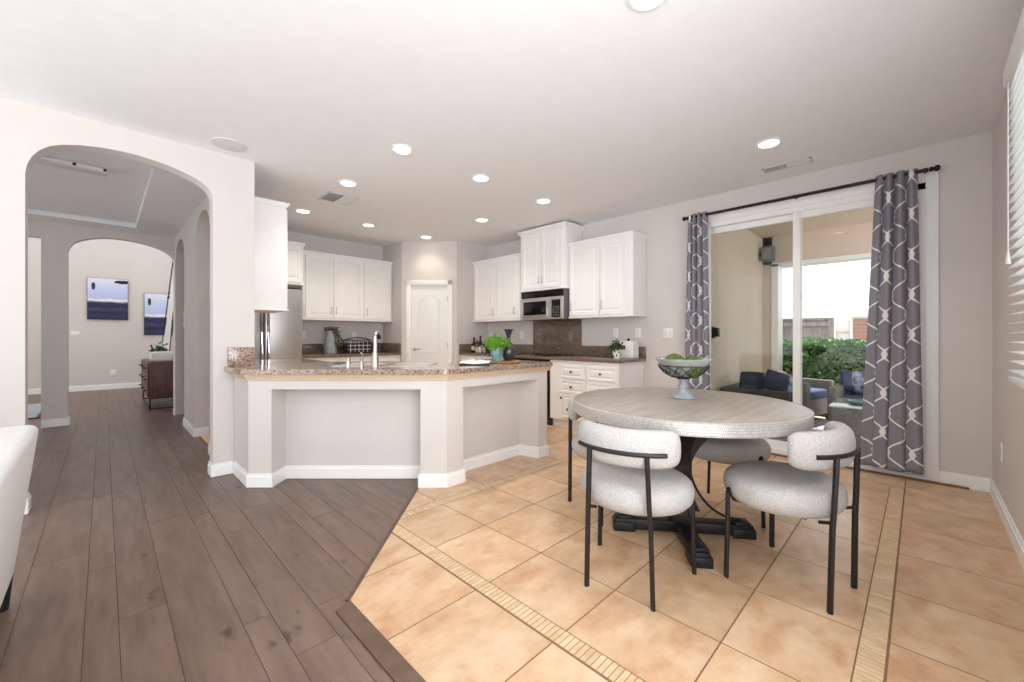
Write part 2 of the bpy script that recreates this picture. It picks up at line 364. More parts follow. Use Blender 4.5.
    def leaves(s, pts, size, aspect=.5, droop=0.):
        for p in pts:
            p = Vector(p); a = random.uniform(0, 2 * pi); t = random.uniform(-.9, .9)
            d = Vector((cos(a) * cos(t), sin(a) * cos(t), sin(t) - droop)).normalized(); w = d.cross(Vector((random.random(), random.random(), random.random() + .1))).normalized()
            L = size * random.uniform(.6, 1.3)
            m_ = p + d * L * .5; up = d.cross(w) * L * .12
            s.bm.faces.new([s.v(p), s.v(m_ + w * L * aspect * .5 + up), s.v(p + d * L), s.v(m_ - w * L * aspect * .5 + up)])
        return s

ROOT = {}
def finish(name, mb, m, parent=None, smooth=True, local=False, ang=35):
    bm = mb.bm
    if not getattr(mb, 'keep', False): bmesh.ops.recalc_face_normals(bm, faces=bm.faces)
    me = bpy.data.meshes.new(name)
    if parent is not None and not local:
        mt = ROOT[parent.name]; bmesh.ops.transform(bm, matrix=mt.inverted(), verts=bm.verts)
    bm.to_mesh(me); bm.free()
    if smooth:
        for p in me.polygons: p.use_smooth = True
        me.set_sharp_from_angle(angle=RAD(ang))
    me.materials.append(m)
    o = bpy.data.objects.new(name, me); C.objects.link(o)
    if parent is not None: o.parent = parent; ROOT[o.name] = ROOT[parent.name]
    else: ROOT[o.name] = Matrix.Identity(4)
    return o
def tag(o, label, cat, group=None):
    o['label'] = label; o['category'] = cat
    if group: o['group'] = group
    return o
def thing(name, label, cat, loc=(0, 0, 0), rz=0., group=None):
    o = bpy.data.objects.new(name, None); C.objects.link(o); o.location = loc; o.rotation_euler = (0, 0, rz); o.empty_display_size = .1
    ROOT[o.name] = Matrix.Translation(loc) @ Matrix.Rotation(rz, 4, 'Z')
    return tag(o, label, cat, group)
def single(name, mb, m, label, cat, group=None, **kw): return tag(finish(name, mb, m, **kw), label, cat, group)
def struct(name, mb, m, parent=None, **kw):
    o = finish(name, mb, m, parent, **kw)
    if parent is None: o['kind'] = 'structure'
    return o
def dup(root, loc, rz, label, group=None):
    r = root.copy(); C.objects.link(r); r.location = loc; r.rotation_euler = (0, 0, rz); r['label'] = label
    ROOT[r.name] = Matrix.Translation(loc) @ Matrix.Rotation(rz, 4, 'Z')
    def rec(a, b):
        for ch in list(a.children):
            c = ch.copy(); C.objects.link(c); c.parent = b; rec(ch, c)
    rec(root, r); return r
def frame(ox, oy, ang):            # u axis at angle, n axis = u rotated -90 (right-hand side); columns u,n,z
    return Matrix(((cos(ang), sin(ang), 0, ox), (sin(ang), -cos(ang), 0, oy), (0, 0, 1, 0), (0, 0, 0, 1)))
FY = lambda y: frame(0, y, 0)                     # faces -Y: u=+X, n=-Y
FX = lambda x: Matrix(((0, -1, 0, x), (1, 0, 0, 0), (0, 0, 1, 0), (0, 0, 0, 1)))   # faces -X: u=+Y, n=-X

CEIL = 2.775; XW = 4.82; YR = -.39; YA = 4.27

def round_poly(poly, rads, seg=6):
    out = []; n = len(poly)
    for i in range(n):
        p = Vector(poly[i]); a = Vector(poly[i - 1]); b = Vector(poly[(i + 1) % n]); r = rads[i]
        if r <= 0: out.append(tuple(p)); continue
        u = (a - p).normalized(); w = (b - p).normalized(); half = u.angle(w) / 2
        t = min(r / math.tan(half), (a - p).length * .45, (b - p).length * .45)
        p0 = p + u * t; p1 = p + w * t
        for k in range(seg + 1):
            s_ = k / seg; out.append(tuple((1 - s_) ** 2 * p0 + 2 * s_ * (1 - s_) * p + s_ * s_ * p1))
    return out

# ------------------------------------------------------------------ floors
def clip(poly, nx, ny, d):         # keep nx*x+ny*y <= d
    out = []
    for i in range(len(poly)):
        a, b = poly[i], poly[(i + 1) % len(poly)]; fa = nx * a[0] + ny * a[1] - d; fb = nx * b[0] + ny * b[1] - d
        if fa <= 0: out.append(a)
        if (fa < 0 < fb) or (fb < 0 < fa):
            t = fa / (fa - fb); out.append((a[0] + (b[0] - a[0]) * t, a[1] + (b[1] - a[1]) * t))
    return out
def toned(mb, polys, z, thick):
    lay = mb.bm.loops.layers.float_color.new('tone')
    for poly in polys:
        if len(poly) < 3: continue
        c = (random.random(), random.random(), random.random(), 1)
        top = [mb.v((x, y, z)) for x, y in poly]; bot = [mb.v((x, y, z - thick)) for x, y in poly]; n = len(poly)
        fs = [mb.bm.faces.new(top)]
        for i in range(n): fs.append(mb.bm.faces.new([bot[i], bot[(i + 1) % n], top[(i + 1) % n], top[i]]))
        for f in fs:
            for l in f.loops: l[lay] = c
polys = []
x = -4.0 ; seq = [.101, .157, .209]; k = 0
xs = [-.056]; 
while xs[-1] < 1.95: xs.append(xs[-1] + seq[k % 3]); k += 1
k = 2
while xs[0] > -4.2: xs.insert(0, xs[0] - seq[k % 3]); k -= 1
for a, b in zip(xs, xs[1:]):
    y = -3.6 - random.random() * 1.2
    while y < 13.0:
        L = random.uniform(1.0, 2.1); g = .0011
        p = [(a + g, y + g), (b - g, y + g), (b - g, y + L - g), (a + g, y + L - g)]
        yl = clip(clip(p, 0, 1, 13.0), 0, -1, 1.6)
        if b < -2.2: yl = clip(yl, 0, -1, -4.3) if yl else yl
        if a > .8: yl = clip(yl, 0, 1, 12.9) if yl else yl
        if len(yl) > 2: polys.append(yl)
        y += L
mb = MB(); toned(mb, polys, -.004, .004); struct('floor', mb, M['plank'], smooth=False)
mb = MB(); mb.box(-4.2, 2.1, 4.3, 13.0, -.12, -.0065); mb.box(-2.2, 2.1, -1.6, 4.3, -.12, -.0065); struct('floor_underlay', mb, M['plank_gap'], smooth=False)
# tile field
S = .4667; g = .0034; polys = []; mos = []
xl = [1.71 + S * i for i in range(-5, 8)]; yl_ = [1.02 + S * i for i in range(-8, 14)]
def cells(a, b, c, d): return [(a + g, c + g), (b - g, c + g), (b - g, d - g), (a + g, d - g)]
strips = [(1.25, 1.33, .09, 2.49), (1.33, 4.42, .09, .17), (1.33, 4.20, 2.41, 2.49)]
def regionclip(p):
    out = []
    q = clip(clip(p, -1, 0, -.792), -1, 1, 1.04)            # dining and kitchen south of the peninsula
    q = clip(q, 1, 0, XW) if q else q; q = clip(q, 0, -1, 1.6) if q else q
    if len(q) > 2: out.append(q)
    q = clip(clip(clip(p, -1, 0, -.82), 1, -1, -1.04), -1, -1, -5.0)   # kitchen side
    q = clip(q, 0, 1, 6.73) if q else q
    if len(q) > 2: out.append(q)
    return out
def sub_rect(p, r):                # p minus rectangle r -> list
    x0, x1, y0, y1 = r; out = []
    for q in (clip(p, 1, 0, x0), clip(clip(clip(p, -1, 0, -x0), 1, 0, x1), 0, 1, y0), clip(clip(clip(p, -1, 0, -x0), 1, 0, x1), 0, -1, -y1), clip(p, -1, 0, -x1)):
        if len(q) > 2:
            A = abs(sum(q[i][0] * q[(i + 1) % len(q)][1] - q[(i + 1) % len(q)][0] * q[i][1] for i in range(len(q)))) / 2
            if A > 1e-4: out.append(q)
    return out
for i in range(len(xl) - 1):
    for j in range(len(yl_) - 1):
        ps = [cells(xl[i], xl[i + 1], yl_[j], yl_[j + 1])]
        for r in strips:
            rr = (r[0] - g, r[1] + g, r[2] - g, r[3] + g); nx_ = []
            for p in ps:
                xs_ = [q[0] for q in p]; ys_ = [q[1] for q in p]
                if min(xs_) >= rr[1] or max(xs_) <= rr[0] or min(ys_) >= rr[3] or max(ys_) <= rr[2]: nx_.append(p)
                else: nx_ += sub_rect(p, rr)
            ps = nx_
        for p in ps: polys += regionclip(p)
for (x0, x1, y0, y1) in strips:
    vert = (x1 - x0) < (y1 - y0); L = (y1 - y0) if vert else (x1 - x0); t = 0
    while t < L - .001:
        e = min(L, t + .0245); gg = .0017
        p = [(x0 + .002, y0 + t + gg), (x1 - .002, y0 + t + gg), (x1 - .002, y0 + e - gg), (x0 + .002, y0 + e - gg)] if vert else [(x0 + t + gg, y0 + .002), (x0 + e - gg, y0 + .002), (x0 + e - gg, y1 - .002), (x0 + t + gg, y1 - .002)]
        q = clip(p, -1, 1, 1.04)
        if len(q) > 2: mos.append(q)
        t = e
mb = MB(); toned(mb, polys, 0, .004); struct('floor', mb, M['tile'], smooth=False)
mb = MB(); toned(mb, mos, 0, .004); struct('floor', mb, M['mosaic'], smooth=False)
mb = MB(); mb.prism([(.80, -1.6), (XW, -1.6), (XW, 6.73), (.80, 6.73), (.80, 4.25), (1.95, 3.1), (1.77, 2.81), (.80, 1.84)], -.0045, -.0012); struct('floor_grout', mb, M['grout'], smooth=False)
mb = MB(); mb.prism([(.715, -1.6), (.79, -1.6), (.79, 1.83), (.715, 1.80)], -.0045, .004)
mb.prism([(.775, 1.845), (.79, 1.83), (1.745, 2.785), (1.73, 2.80)], -.0045, .004); struct('trim_1', mb, mat('oak_transition_strip', '#6a5446', .45, col2='#574338', nscale=10))

# ------------------------------------------------------------------ ceiling and walls
mb = MB(); mb.box(-2.2, XW + .2, -1.6, YA + .01, CEIL, CEIL + .1); mb.box(.85, XW + .2, YA + .01, 6.9, CEIL, CEIL + .1)
struct('ceiling', mb, M['ceil'], smooth=False)
HC = 2.70; TX = .318
mb = MB(); mb.box(TX, .86, YA + .14, 8.12, HC, HC + .1); mb.box(-3.0, TX, 7.70, 8.12, HC, HC + .1); mb.box(-3.0, TX, YA + .14, 4.85, HC, HC + .1)
struct('ceiling_hall', mb, M['ceil'], smooth=False)
mb = MB(); mb.box(-3.1, TX + .03, 4.82, 7.73, HC + .07, HC + .2); mb.box(TX, TX + .03, 4.85, 7.7, HC + .05, HC + .15); mb.box(-3, TX, 7.70, 7.73, HC + .05, HC + .15); mb.box(-3, TX, 4.82, 4.85, HC + .05, HC + .15)
struct('ceiling_tray', mb, M['ceil'], smooth=False)

# arch wall (faces -Y)
arch = [(-.374, 0), (-.374, 2.30), (-.366, 2.36), (-.345, 2.42), (-.31, 2.475), (-.26, 2.52), (-.2, 2.548), (-.12, 2.572), (-.018, 2.589), (.08, 2.596), (.183, 2.595), (.28, 2.584), (.372, 2.568), (.46, 2.545), (.54, 2.515), (.59, 2.488), (.63, 2.455), (.652, 2.41), (.661, 2.35), (.661, 0)]
mb = MB(); mb.slab(FY(YA), [(-4.0, 0)] + arch + [(.968, 0), (.968, CEIL), (-4.0, CEIL)], 0, -.145)
bmesh.ops.remove_doubles(mb.bm, verts=mb.bm.verts, dist=.0005)
struct('wall_arch', mb, M['wall'], ang=30)
# hall's right wall (plane x=.77), with kitchen pass arch y 5.15-6.10 and second arch y 7.03-7.98
def arch_pts(a, b, top, spring, n=14):
    c = (a + b) / 2; w = (b - a) / 2
    return [(c - w * cos(pi * i / n), spring + (top - spring) * sin(pi * i / n) ** .8) for i in range(n + 1)]
mb = MB()
mb.slab(FX(.77), [(YA + .145, 0), (5.15, 0)] + arch_pts(5.15, 6.095, 2.58, 2.25) + [(6.095, 0), (7.03, 0)] + arch_pts(7.03, 7.98, 2.58, 2.25) + [(7.98, 0), (8.12, 0), (8.12, CEIL), (YA + .145, CEIL)], 0, -.13)
struct('wall_hall', mb, M['wall'], ang=30)
mb = MB(); mb.box(.90, .972, YA + .14, 5.15, 0, CEIL); mb.box(.9, 1.0, 6.095, 6.9, 0, CEIL); struct('wall_kitchen_left', mb, M['wall'], smooth=False)
# far hall wall y=8.1 with arch, and cased opening on the left
fa = [(-.337, 0), (-.337, 2.34), (-.32, 2.40), (-.28, 2.47), (-.208, 2.518), (-.12, 2.552), (-.035, 2.575), (.04, 2.588), (.116, 2.594), (.22, 2.592), (.325, 2.585), (.44, 2.565), (.545, 2.539), (.64, 2.50), (.71, 2.452), (.75, 2.40), (.768, 2.34), (.768, 0)]
mb = MB(); mb.slab(FY(8.10), [(-3.0, 0), (-1.75, 0), (-1.75, 2.49), (-.575, 2.49), (-.575, 0)] + fa + [(.95, 0), (.95, 4.7), (-3.0, 4.7)], 0, -.14)
struct('wall_hall_far', mb, M['wall'], ang=30)
mb = MB(); mb.box(-4, 3.2, 12.9, 13.05, 0, 4.7); mb.box(2.6, 2.7, 8.1, 12.9, 0, 4.7); struct('wall_far_room', mb, M['wall'], smooth=False)
mb = MB(); mb.box(-3.1, -3.0, YA + .14, 5.0, 0, CEIL); mb.box(-3.1, -3.0, 7.3, 8.12, 0, CEIL); mb.box(-3.1, -3.0, 5.0, 7.3, 0, .5); mb.box(-3.1, -3.0, 5.0, 7.3, 2.5, CEIL); struct('wall_hall_left', mb, M['wall'], smooth=False)  # opening cut in this unseen wall to brighten the hall
mb = MB(); mb.box(-4.1, -4.0, 8.24, 12.9, 0, 4.7); struct('wall_far_left', mb, M['wall'], smooth=False)
mb = MB(); mb.box(-4.0, 2.6, 8.24, 8.9, 4.7, 4.8); mb.box(-4., 2.6, 12.3, 13, 4.7, 4.8); struct('ceiling_far', mb, M['ceil'], smooth=False)  # middle of this unseen ceiling left open to light the far room
# passage room seen through second side arch
mb = MB(); mb.box(2.0, 2.1, 6.9, 8.1, 0, CEIL); mb.box(.9, 2.1, 6.9, 7.0, 0, CEIL); mb.box(.9, 2.1, 8.0, 8.1, 0, CEIL); mb.box(.86, 2.1, 6.9, 8.1, CEIL, CEIL + .1); struct('wall_passage', mb, M['wall'], smooth=False)
# kitchen back wall and pantry
mb = MB(); mb.box(.98, 3.52, 6.73, 6.88, 0, CEIL); struct('wall_kitchen', mb, M['wall'], smooth=False)
DL0, DL1 = -1.69, -1.09; DD = 6.77
def diag(lat, dep): return ((dep + lat) / sqrt(2), (dep - lat) / sqrt(2))
pa = (3.495, 6.08); pb = (4.14, 5.435)
FD = frame(pa[0], pa[1], -pi / 4)                      # u along diagonal, n toward camera
Ld = (Vector(pb) - Vector(pa)).length
uc = Ld / 2
mb = MB(); mb.box(3.495, 3.6, 6.08, 6.88, 0, CEIL); mb.box(4.14, XW + .02, 5.435, 5.54, 0, CEIL)
mb.fbox(FD, 0, uc - .31, -.10, 0, 0, CEIL); mb.fbox(FD, uc + .31, Ld, -.10, 0, 0, CEIL); mb.fbox(FD, uc - .31, uc + .31, -.10, 0, 2.05, CEIL)
mb.fbox(FD, 0, Ld, -.14, -.11, 0, CEIL)
struct('wall_pantry', mb, M['wall'], smooth=False)
# slider wall x=4.82, opening y -.03..1.69, z 0..2.47
OY0, OY1, OZ = -.03, 1.725, 2.47
mb = MB(); mb.box(XW, XW + .15, YR - .1, OY0, 0, CEIL); mb.box(XW, XW + .15, OY1, 5.6, 0, CEIL); mb.box(XW, XW + .15, OY0, OY1, OZ, CEIL)
struct('wall_back', mb, M['wall'], smooth=False)
# right wall y=-.39, window x 1.9..3.6, z 1.0..2.5
WX0, WX1, WZ0, WZ1 = 1.6, 3.22, .98, 2.52
mb = MB(); mb.box(1.3, WX0, YR - .15, YR, 0, CEIL); mb.box(WX1, XW + .1, YR - .15, YR, 0, CEIL); mb.box(WX0, WX1, YR - .15, YR, 0, WZ0); mb.box(WX0, WX1, YR - .15, YR, WZ1, CEIL)
struct('wall_right', mb, M['wall'], smooth=False)

mb = MB(); mb.box(-2.2, -.7, -1.75, -1.6, 0, CEIL); struct('rear_light_block', mb, M['wall'], smooth=False)  # unseen wall piece added to hold light off the arch wall
# baseboards
def bb(segs, name, h=.105, t=.016):
    mb = MB()
    for (x0, y0, x1, y1) in segs:
        d = Vector((x1 - x0, y1 - y0)); fr = frame(x0, y0, math.atan2(d.y, d.x)); L = d.length
        mb.slab(fr @ Matrix.Identity(4), [(0, 0), (L, 0), (L, h), (0, h)], 0, t * .6)
        mb.slab(fr, [(-.0005, -.0005), (L + .0005, -.0005), (L + .0005, h - .022), (-.0005, h - .022)], -.0005, t)
    struct(name, mb, M['trim'], smooth=False)
bb([(4.82, OY0 - .05, 4.82, YR)][:1], 'baseboard_back')
bb([(XW, YR, 1.3, YR)], 'baseboard_right')
bb([(-4, YA, -.3595, YA), (.6465, YA, .80, YA), (.661, YA + .145, .661, YA - .0140), (-.374, YA - .0140, -.374, YA + .145)], 'baseboard_left')
bb([(.77, 7.03, .77, 6.095), (.77, 6.095, .90, 6.095), (.77, 8.1, .77, 7.98), (.77, 5.15, .77, YA + .15), (.90, 7.98 , .9, 8.1)], 'baseboard_hall')
bb([(-.575, 8.10, -.337, 8.10), (-.337, 8.10, -.337, 8.24), (-3, 8.1, -1.75, 8.1)], 'baseboard_hall_far')
bb([(-3.9, 12.9, 2.6, 12.9)], 'baseboard_far_room', h=.12)

# pantry door
mb = MB()
for a, b in ((uc - .38, uc - .31), (uc + .31, uc + .38)): mb.fbox(FD, a, b, -.02, .018, 0, 2.125, .004)
mb.fbox(FD, uc - .38, uc + .38, -.02, .018, 2.05, 2.125, .004)
mb.fbox(FD, uc - .312, uc - .302, -.1, 0, 0, 2.05); mb.fbox(FD, uc + .302, uc + .312, -.1, 0, 0, 2.05); mb.fbox(FD, uc - .31, uc + .31, -.1, 0, 2.04, 2.05)
struct('trim_2', mb, M['trim'])
mb = MB(); mb.fbox(FD, uc - .30, uc + .30, -.05, -.012, .01, 2.04, .003)
d1 = struct('door_1', mb, M['door'])
# embossed double panels: lower rectangle, upper with arched head
def emboss(mb, fr, outline, n0):
    cx = sum(p[0] for p in outline) / len(outline); cz = sum(p[1] for p in outline) / len(outline)
    hw = max(abs(p[0] - cx) for p in outline); hz = max(abs(p[1] - cz) for p in outline)
    def sh(k): return [(cx + (u - cx) * (1 - k / hw), cz + (z - cz) * (1 - k / hz)) for u, z in outline]
    rings = []
    for k, n in ((0, 0), (.006, .004), (.02, .004), (.028, .001), (.042, .001), (.06, .004)):
        rings.append([mb.v(fr @ Vector((u, n0 + n, z))) for u, z in sh(k)])
    L = len(outline)
    for a, b in zip(rings, rings[1:]):
        for i in range(L): mb.bm.faces.new([a[i], a[(i + 1) % L], b[(i + 1) % L], b[i]])
    mb.bm.faces.new(rings[-1])
mb = MB()
emboss(mb, FD, [(uc - .185, .14), (uc + .185, .14), (uc + .185, .78), (uc - .185, .78)], -.012)
up = [(uc - .185, .92), (uc + .185, .92), (uc + .185, 1.80)] + [(uc + .185 - .37 * i / 10, 1.80 + .075 * sin(pi * i / 10) ** 1.3) for i in range(1, 10)] + [(uc - .185, 1.80)]
emboss(mb, FD, up, -.012)
finish('door_panel', mb, M['door'], d1)
mb = MB(); c0 = FD @ Vector((uc - .245, 0.0, .98)); c1 = FD @ Vector((uc - .245, .045, .98)); c2 = FD @ Vector((uc - .13, .05, .985))
mb.cyl(FD @ Vector((uc - .245, -.015, .98)), c0, .028, .026, 16); mb.cyl(c0, c1, .010); mb.tube([c1, (c1 + c2) / 2, c2], .010)
finish('door_handle', mb, M['nickel'], d1)
mb = MB()
for z in (.28, 1.05, 1.82): mb.fbox(FD, uc + .296, uc + .308, -.014, 0, z - .045, z + .045)
finish('hinge', mb, M['nickel'], d1)

# ------------------------------------------------------------------ sliding door
mb = MB()
mb.box(XW - .02, XW + .0, OY0 - .075, OY0, 0, OZ + .08, .004); mb.box(XW - .02, XW, OY1, OY1 + .03, 0, OZ + .08, .004); mb.box(XW - .02, XW, OY0, OY1, OZ, OZ + .08, .004)
struct('trim_3', mb, M['trim'])
mb = MB()
fx0, fx1 = XW - .005, XW + .13
mb.box(fx0, fx1, OY0, OY0 + .05, 0, OZ); mb.box(fx0, fx1, OY1 - .012, OY1, 0, OZ); mb.box(fx0, fx1, OY0, OY1, OZ - .05, OZ); mb.box(fx0 - .015, fx1 + .03, OY0, OY1, 0, .035)
sd = struct('door_2', mb, M['trim'], smooth=False)
def sash(y0, y1, x, nm, gm, w=.065, wl=.065):
    mb = MB(); mb.box(x, x + .035, y0, y0 + w, .035, OZ - .05, .004); mb.box(x, x + .035, y1 - wl, y1, .035, OZ - .05, .004)
    mb.box(x, x + .035, y0 + w, y1 - w, OZ - .05 - w, OZ - .05, .004); mb.box(x, x + .035, y0 + w, y1 - w, .035, .035 + w + .03, .004)
    s_ = finish(nm, mb, M['trim'], sd)
    mb = MB(); mb.box(x + .015, x + .02, y0 + w, y1 - wl, .1, OZ - .05 - w); finish('glass_pane', mb, gm, s_, smooth=False)
    return s_
sash(.83, 1.713, XW + .055, 'fixed_sash', M['glass_tint'], wl=.025)
s_ = sash(.02, .895, XW + .005, 'sliding_sash', M['glass_clear'])
mb = MB(); mb.box(XW + .0, XW + .01, .05, .08, .95, 1.15, .003); finish('door_pull', mb, M['trim'], s_)
mb = MB(); mb.box(XW - .05, XW - .0175, YR + .12, 1.70, 0, .014, .004); struct('trim_4', mb, mat('oak_threshold', '#8f6847', .5, col2='#6f4d33', nscale=10))

# ------------------------------------------------------------------ right window with blind
mb = MB(); e = .07
mb.box(WX0 - e, WX0, YR, YR + .018, WZ0 - e, WZ1 + e, .004); mb.box(WX1, WX1 + .02, YR, YR + .018, WZ0 - .02, WZ1 + .02, .004); mb.box(WX0 - e, WX1 + .02, YR, YR + .018, WZ1, WZ1 + .02, .004)
mb.box(WX0 - e, WX1 + .02, YR, YR + .018, WZ0 - .02, WZ0, .004)
mb.box(WX0, WX0 + .04, YR - .1, YR - .05, WZ0, WZ1); mb.box(WX1 - .04, WX1, YR - .1, YR - .05, WZ0, WZ1); mb.box(WX0, WX1, YR - .1, YR - .05, WZ0, WZ0 + .04); mb.box(WX0, WX1, YR - .1, YR - .05, WZ1 - .04, WZ1); mb.box((WX0 + WX1) / 2 - .02, (WX0 + WX1) / 2 + .02, YR - .1, YR - .05, WZ0, WZ1)
w1 = struct('window_1', mb, M['trim'], smooth=False)
mb = MB(); mb.box(WX0 + .04, WX1 - .04, YR - .077, YR - .072, WZ0 + .04, WZ1 - .04); finish('glass_pane', mb, M['glass_clear'], w1, smooth=False)
bl = thing('window_blind', 'white horizontal slat blind hanging in the window on the right-hand wall', 'window blind', (2.4, YR + .045, 1.0))
mb = MB(); mb.box(WX0 - .02, WX1 + .045, YR + .02, YR + .09, WZ1 - .05, WZ1 + .04, .006); finish('valance', mb, M['trim'], bl)
mb = MB()
z = WZ0 + .05
while z < WZ1 - .06:
    fr = Matrix.Translation((0, YR + .05, z)) @ Matrix.Rotation(RAD(-8), 4, 'X')
    mb.box(WX0, WX1 + .03, -.025, .025, -.0015, .0015, mtx=fr); z += .047
finish('slats', mb, M['trim'], bl, smooth=False)
mb = MB(); mb.box(WX0, WX1 + .03, YR + .025, YR + .075, WZ0 - .01, WZ0 + .02, .004); finish('bottom_rail', mb, M['trim'], bl)
mb = MB(); mb.cyl((WX1 - .02, YR + .08, 1.62), (WX1 - .02, YR + .08, WZ1 - .05), .0025, n=6); mb.cyl((WX1 - .02, YR + .08, 1.56), (WX1 - .02, YR + .08, 1.62), .010, .004, n=8); finish('pull_cord', mb, M['plate'], bl)

# ------------------------------------------------------------------ curtains and rod
RX = XW - .105; RZ = 2.545
rod = thing('curtain_rod', 'dark bronze curtain rod with ball finials above the sliding glass door', 'curtain rod', (RX, .9, RZ))
mb = MB(); mb.cyl((RX, -.045, RZ), (RX, 1.875, RZ), .015, n=14); finish('rod', mb, M['bronze'], rod)
for yy, sgn in ((-.05, -1), (1.875, 1)):
    mb = MB()
    for t, r in ((.0, .020), (.032, .026)): mb.blob((RX, yy + sgn * (t + .012), RZ), (r, r * .8, r), 2)
    finish('finial', mb, M['bronze'], rod)
for yy in (-.03, .86, 1.86):
    mb = MB(); mb.cyl((RX, yy, RZ), (XW - .001, yy, RZ), .007); mb.cyl((XW - .012, yy, RZ), (XW - .001, yy, RZ), .022); mb.cyl((RX, yy - .012, RZ), (RX, yy + .012, RZ), .018); finish('bracket', mb, M['bronze'], rod)
def curtain(name, yt0, yt1, yb0, yb1, folds, label, zb, ph):
    root = thing(name, label, 'curtain', (RX, (yb0 + yb1) / 2, 0), group=None)
    mb = MB(); nu, nv = folds * 16, 60; uvl = mb.bm.loops.layers.uv.new('UVMap'); grid = []; cloth = folds * .15
    for j in range(nv + 1):
        t = j / nv; z = RZ + .03 - (RZ + .03 - zb) * t; row = []
        a = yt0 + (yb0 - yt0) * t; b = yt1 + (yb1 - yt1) * t
        for i in range(nu + 1):
            s_ = i / nu; A = (.032 - .010 * t) * (1 - .15 * sin(3 * pi * s_))
            w_ = 2 * pi * folds * (s_ + .02 * sin(6.5 * s_ + ph)) + ph + .5 * sin(2.2 * t + 4 * s_) * t
            off = A * sin(w_) + .012 * sin(2.1 * w_ + 3 * t)
            y = a + (b - a) * s_ + .010 * cos(w_) * (1 + t)
            x = RX + off
            if t < .03: x = RX + off * .75
            row.append((mb.v((x, y, z + .004 * sin(9 * s_) * t)), (s_ * cloth + .05, (1 - t) * 2.5 + .1)))
        grid.append(row)
    for j in range(nv):
        for i in range(nu):
            q = [grid[j][i], grid[j][i + 1], grid[j + 1][i + 1], grid[j + 1][i]]
            f = mb.bm.faces.new([k[0] for k in q])
            for l, k in zip(f.loops, q): l[uvl].uv = k[1]
    o = finish('cloth', mb, M['curtain'], root, ang=180)
    sm = o.modifiers.new('thick', 'SOLIDIFY'); sm.thickness = .003
    return root
curtain('curtain', 0.005, .262, -.03, .36, 4, 'grey curtain with white ogee lattice at the right end of the rod, beside the corner', .07, 0.)
curtain('curtain', 1.665, 1.875, 1.645, 1.92, 4, 'grey curtain with white ogee lattice at the left end of the rod, behind the bowl', .07, 1.)

# ------------------------------------------------------------------ peninsula
pen = thing('kitchen_peninsula', 'angled peninsula base wall with two recessed panels and white baseboard, below the granite top', 'kitchen island', (1.9, 3.3, 0))
a_ = (.815, 3.781); b_ = (.945, 3.651); c_ = (1.09, 3.796); d_ = (1.928, 2.958); e_ = (1.783, 2.813); f_ = (1.931, 2.665); g_ = (2.095, 2.665); h_ = (2.13, 2.872); i_ = (2.975, 2.872); j_ = (3.03, 2.665); k_ = (3.165, 2.665)
back = [(3.165, 3.42), (2.42, 3.42), (1.58, 4.262), (.815, 4.262)]
low = [(.815, 3.781), b_, c_, d_, e_, f_, g_, h_, i_, j_, k_] + back
mb = MB(); mb.prism(low, 0, .776); mb.prism([a_, f_, k_] + back, .776, .853); finish('base_wall', mb, M['wall'], pen, smooth=False)
mb = MB()
pts = [(.815, 4.26), a_, b_, c_, d_, e_, f_, g_, h_, i_, j_, k_, (3.165, 3.42)]
def offs(pts, t):
    out = []
    for i, p in enumerate(pts):
        p = Vector(p); n = Vector((0, 0)); 
        ns = []
        if i > 0: d = (p - Vector(pts[i - 1])).normalized(); ns.append(Vector((d.y, -d.x)))
        if i < len(pts) - 1: d = (Vector(pts[i + 1]) - p).normalized(); ns.append(Vector((d.y, -d.x)))
        if len(ns) == 1: out.append(tuple(p - ns[0] * -t)); continue
        m_ = (ns[0] + ns[1]); m_ = m_ / max(.2, m_.dot(ns[0])); out.append(tuple(p + m_ * t))
    return out
def strip_(mb, pts, t, z0, z1):
    o = offs(pts, t)
    for i in range(len(pts) - 1): 
        mb.prism([pts[i], pts[i + 1], o[i + 1], o[i]], z0, z1)
T = .016
# path runs so that the outside is on its right-hand normal side
strip_(mb, pts, -T if False else T, 0, .085); strip_(mb, pts, T * .6, .085, .105)
PB = mb
finish('baseboard', mb, M['trim'], pen, smooth=False)
mb = MB(); strip_(mb, [(.815, 4.26), a_, f_, k_, (3.165, 3.42)], .02, .853, .875); strip_(mb, [(.815, 4.26), a_, f_, k_, (3.165, 3.42)], .03, .875, .898)
mb.prism([a_, f_, k_] + back, .853, .897)
finish('wood_moulding', mb, M['trimwood'], pen, smooth=False)

ct = thing('granite_countertop', 'speckled granite countertop on the angled peninsula, holding the sink and plant', 'countertop', (1.9, 3.2, .898))
gp = [(.735, 4.265), (.755, 3.765), (1.905, 2.613), (3.215, 2.613), (3.215, 3.46), (2.44, 3.46), (1.63, 4.30), (1.63, 5.10), (.99, 5.10), (.99, 4.265)]
mb = MB(); mb.prism(round_poly(gp, [.03, .16, .14, .04, .02, .1, .1, .02, 0, 0]), .898, .938, .008, 3); finish('slab', mb, M['granite'], ct)
mb = MB(); mb.box(.762, .966, YA - .032, YA - .001, .938, 1.10, .003); finish('end_splash', mb, M['granite'], ct)
